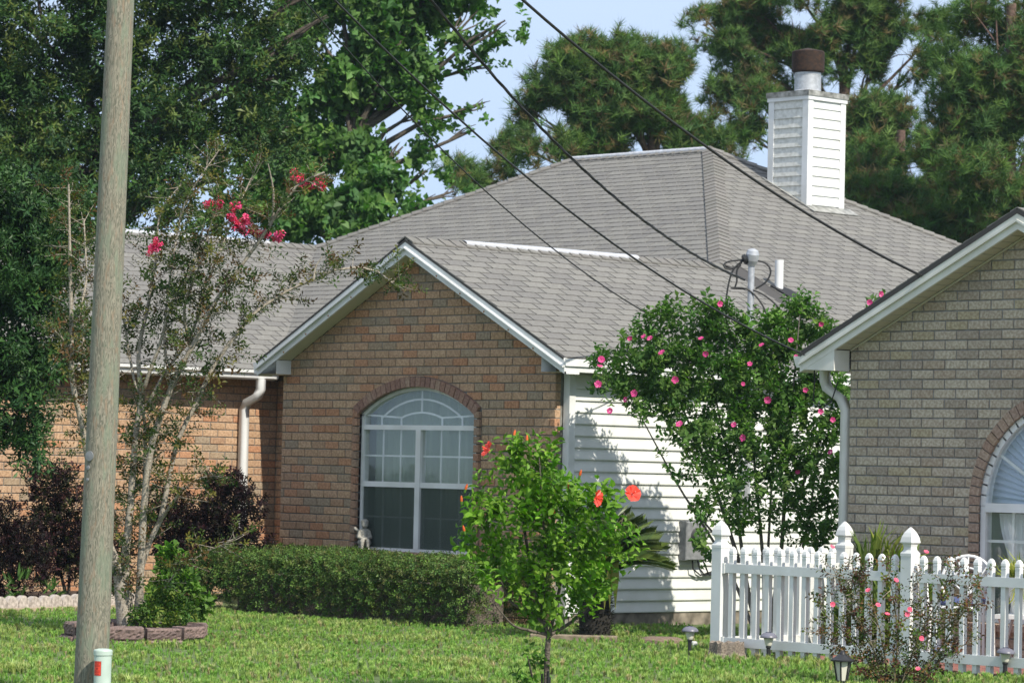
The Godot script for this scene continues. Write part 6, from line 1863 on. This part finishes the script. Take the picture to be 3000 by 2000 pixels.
func sticker_texture() -> ImageTexture:
	var im := Image.create(64, 96, false, Image.FORMAT_RGB8)
	im.fill(Color(0.86, 0.27, 0.18))
	for q in [[6, 8, 52, 5], [18, 18, 28, 4], [10, 27, 44, 4], [8, 34, 48, 3], [24, 44, 16, 12], [8, 62, 48, 2], [8, 67, 46, 2], [8, 72, 48, 2], [8, 77, 40, 2], [14, 85, 36, 4]]:
		for x in range(q[0], q[0] + q[2]):
			if (x * 7 + q[1] * 3) % 5 != 0:
				im.fill_rect(Rect2i(x, q[1], 1, q[3]), Color(0.45, 0.10, 0.08))
	for x in 64:
		for y in 96:
			if x < 2 or y < 2 or x > 61 or y > 93: im.set_pixel(x, y, Color(0.35, 0.10, 0.08))
	return ImageTexture.create_from_image(im)

func materials() -> void:
	var W := Color.WHITE
	var fine := noise_tex(0.035, Color(0.80,0.80,0.80), W, 512, 4, 2)
	var coarse := noise_tex(0.012, Color(0.72,0.70,0.68), W, 512, 4, 3)
	var speck := noise_tex(0.12, Color(0.70,0.70,0.70), W, 512, 2, 4)
	var grime := noise_tex(0.010, Color(0.42,0.42,0.40), W, 512, 5, 6, FastNoiseLite.TYPE_SIMPLEX_SMOOTH, 0.42)
	var bump := noise_tex(0.06, Color.BLACK, W, 512, 4, 7)
	mat("brick", W, 0.9, noise_tex(0.02, Color(0.74,0.70,0.67), W, 512, 5, 12), 3.0, true, bump, 0.25)
	mat("mortar", lin(0.27,0.265,0.24), 0.95, coarse, 1.5, false, bump, 0.3)
	mat("mortar2", lin(0.29,0.30,0.295), 0.95, coarse, 1.5, false, bump, 0.3)
	mat("shingle", W, 0.95, noise_tex(0.03, Color(0.80,0.79,0.78), W, 512, 5, 15), 1.6, true, speck, 0.12)
	mat("deck", lin(0.055,0.052,0.05), 0.9)
	mat("vinyl", lin(0.76,0.77,0.77), 0.42, noise_tex(0.008, Color(0.90,0.90,0.89), W, 256, 4, 16), 1.0)
	mat("vinyl_warm", lin(0.72,0.72,0.67), 0.42, noise_tex(0.008, Color(0.88,0.88,0.86), W, 256, 4, 17), 1.0)
	mat("siding", lin(0.74,0.75,0.73), 0.5, noise_tex(0.009, Color(0.90,0.90,0.88), W, 256, 4, 18), 1.0)
	mat("siding_dirty", lin(0.76,0.76,0.72), 0.6, noise_tex(0.02, Color(0.78,0.78,0.76), W, 512, 5, 41, FastNoiseLite.TYPE_SIMPLEX_SMOOTH, 0.35), 1.5)
	mat("soffit", lin(0.56,0.54,0.42), 0.6)
	mat("soffit2", lin(0.50,0.48,0.38), 0.6)
	mat("rust", lin(0.36,0.15,0.05), 0.9)
	var gv := mat("galv", lin(0.58,0.60,0.63), 0.45, fine, 1.0)
	gv.metallic = 0.45
	var vm := mat("vent_metal", lin(0.60,0.61,0.64), 0.4, fine, 1.0)
	vm.metallic = 0.15
	var gs := mat("galv_stained", lin(0.52,0.52,0.50), 0.6, grime, 1.6)
	gs.metallic = 0.2
	mat("rusty", lin(0.06,0.042,0.03), 0.85, noise_tex(0.03, Color(0.30,0.26,0.24), Color(1.0,0.80,0.62), 256, 4, 19), 2.5)
	mat("tar", lin(0.012,0.012,0.014), 0.7)
	mat("concrete", lin(0.36,0.31,0.25), 0.95, grime, 0.9)
	mat("concrete_tan", lin(0.50,0.41,0.29), 0.95, coarse, 1.2)
	var gl := mat("glass", Color(0.80,0.90,0.87,0.07), 0.03)
	gl.transparency = BaseMaterial3D.TRANSPARENCY_ALPHA
	var sc := mat("screen", Color(0.26,0.31,0.28,0.45), 0.8)
	sc.transparency = BaseMaterial3D.TRANSPARENCY_ALPHA
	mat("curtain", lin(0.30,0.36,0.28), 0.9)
	mat("curtain_white", lin(0.74,0.77,0.78), 0.9)
	mat("shade", lin(0.46,0.54,0.68), 0.9)
	mat("plaster", lin(0.50,0.48,0.42), 0.9)
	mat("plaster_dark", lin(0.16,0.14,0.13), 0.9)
	mat("grey_metal", lin(0.26,0.27,0.28), 0.55, fine, 1.0)
	mat("dark_metal", lin(0.08,0.08,0.085), 0.4)
	mat("rubber", lin(0.016,0.017,0.017), 0.55)
	mat("black_plastic", lin(0.018,0.018,0.02), 0.45)
	mat("grey_plastic", lin(0.15,0.15,0.19), 0.35)
	mat("frosted", lin(0.62,0.60,0.52), 0.35)
	mat("cell", lin(0.02,0.025,0.06), 0.2)
	mat("pale_green", lin(0.52,0.63,0.57), 0.4, noise_tex(0.01, Color(0.88,0.88,0.87), W, 256, 3, 20), 2.0)
	mat("old_wood", lin(0.36,0.29,0.21), 0.9, grime, 2.0)
	mat("stone", lin(0.26,0.19,0.15), 0.95, coarse, 4.0)
	mat("red_block", lin(0.34,0.25,0.225), 0.98, noise_tex(0.03, Color(0.50,0.47,0.46), W, 512, 5, 21), 3.0, false, speck, 0.5)
	mat("white_block", lin(0.62,0.56,0.51), 0.95, noise_tex(0.014, Color(0.55,0.54,0.53), W, 512, 5, 22, FastNoiseLite.TYPE_SIMPLEX_SMOOTH, 0.4), 3.0)
	mat("mulch", lin(0.085,0.055,0.04), 1.0, noise_tex(0.05, Color(0.4,0.4,0.4), W, 512, 4, 23), 2.0, false, speck, 1.0)
	mat("stump", lin(0.52,0.44,0.36), 0.95, noise_tex(0.02, Color(0.35,0.33,0.32), W, 512, 5, 24), 4.0, false, bump, 0.8)
	mat("old_stone", lin(0.46,0.445,0.40), 0.95, noise_tex(0.02, Color(0.62,0.61,0.58), W, 256, 4, 25), 8.0, false, speck, 0.1)
	mat("blue_cloth", lin(0.07,0.09,0.20), 0.95)
	mat("bark", lin(0.20,0.165,0.13), 0.95, noise_tex(0.03, Color(0.5,0.5,0.5), W, 512, 4, 26), 2.0, false, bump, 0.8)
	mat("bark_grey", lin(0.22,0.19,0.16), 0.95, fine, 4.0)
	mat("bark_pale", lin(0.56,0.52,0.45), 0.9, noise_tex(0.02, Color(0.52,0.48,0.43), W, 512, 4, 27), 5.0)
	mat("bark_pine", lin(0.26,0.165,0.13), 0.95, noise_tex(0.03, Color(0.45,0.45,0.45), W, 512, 4, 28), 0.8)
	mat("bark_green", lin(0.13,0.11,0.05), 0.8)
	mat("twig_dark", lin(0.02,0.018,0.014), 1.0)
	var pw := mat("pole_wood", W, 0.95)
	pw.albedo_texture = pole_texture()
	pw.uv1_scale = Vector3(1, 0.42, 1)
	var sk := mat("sticker", W, 0.5)
	sk.albedo_texture = sticker_texture()
	leafmat("leaf", 0.5, Color(0.66,0.86,0.30), 0.3)
	leafmat("leaf_gloss", 0.45, Color(0.40,0.50,0.18), 0.32)
	leafmat("needle", 0.6, Color(0.56,0.68,0.28), 0.25)
	leafmat("grass", 0.6, Color(0.62,0.76,0.28), 0.25)
	leafmat("frond", 0.45, Color(0.45,0.5,0.2))
	leafmat("petal", 0.6, Color(0.6,0.3,0.4))
	for q in [["petal_red", lin(0.82,0.075,0.045)], ["petal_pink", lin(0.60,0.06,0.24)], ["petal_rose", lin(0.80,0.14,0.24)], ["blade", lin(0.24,0.25,0.035)]]:
		leafmat(q[0], 0.5, Color(0.5,0.35,0.3))
		M[q[0]].albedo_color = q[1]
	mat("added_street", lin(0.40,0.385,0.35), 0.95, coarse, 0.5)  # light concrete of the unseen road added for its bounce
	mat("soil_green", lin(0.15,0.22,0.06), 1.0, noise_tex(0.02, Color(0.55,0.55,0.55), W, 512, 5, 30), 0.7)

func _ready() -> void:
	rng.seed = 20240611
	# camera: a long lens from across the street, held a little crooked
	var cam := Camera3D.new()
	cam.name = "camera"
	cam.position = Vector3(21.787, 1.411, 20.969)
	cam.rotation_degrees = Vector3(2.1625, 46.955, 1.2937)
	cam.near = 0.5; cam.far = 900.0
	var at := CameraAttributesPhysical.new()
	at.frustum_focal_length = 118.45
	at.frustum_focus_distance = 23.5
	at.exposure_aperture = 8.0
	at.frustum_near = 0.5; at.frustum_far = 900.0
	cam.attributes = at
	add_child(cam)
	cam.current = true
	# sky and sun
	var e := Environment.new()
	e.background_mode = Environment.BG_SKY
	e.tonemap_mode = Environment.TONE_MAPPER_LINEAR
	e.tonemap_exposure = 1.45
	e.sdfgi_enabled = true; e.ssao_enabled = true; e.ssil_enabled = true
	e.fog_enabled = true
	e.fog_density = 0.00025
	e.fog_light_color = Color(0.80, 0.89, 1.0)
	var sm := ProceduralSkyMaterial.new()
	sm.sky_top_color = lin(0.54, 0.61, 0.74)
	sm.sky_horizon_color = lin(0.395, 0.525, 0.72)
	sm.sky_curve = 0.25
	sm.ground_bottom_color = lin(0.10, 0.11, 0.07)
	sm.ground_horizon_color = lin(0.30, 0.34, 0.33)
	sm.sun_angle_max = 8.0
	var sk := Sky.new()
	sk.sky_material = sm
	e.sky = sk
	var we := WorldEnvironment.new()
	we.name = "environment"
	we.environment = e
	add_child(we)
	var sun := DirectionalLight3D.new()
	sun.name = "sun"
	sun.light_energy = 1.32
	sun.light_color = Color(1.0, 0.97, 0.915)
	sun.light_angular_distance = 0.55
	sun.shadow_enabled = true
	var az := deg_to_rad(5.0); var el := deg_to_rad(44.5)
	var to := Vector3(cos(el) * cos(az), sin(el), cos(el) * sin(az))
	sun.basis = Basis.looking_at(-to, Vector3.UP)
	add_child(sun)
	materials()
	lawn()
	brick_house()
	neighbour_house()
	fences()
	trees()
	yard_things()
	cherub()
	garden_furniture()
	shrubs()
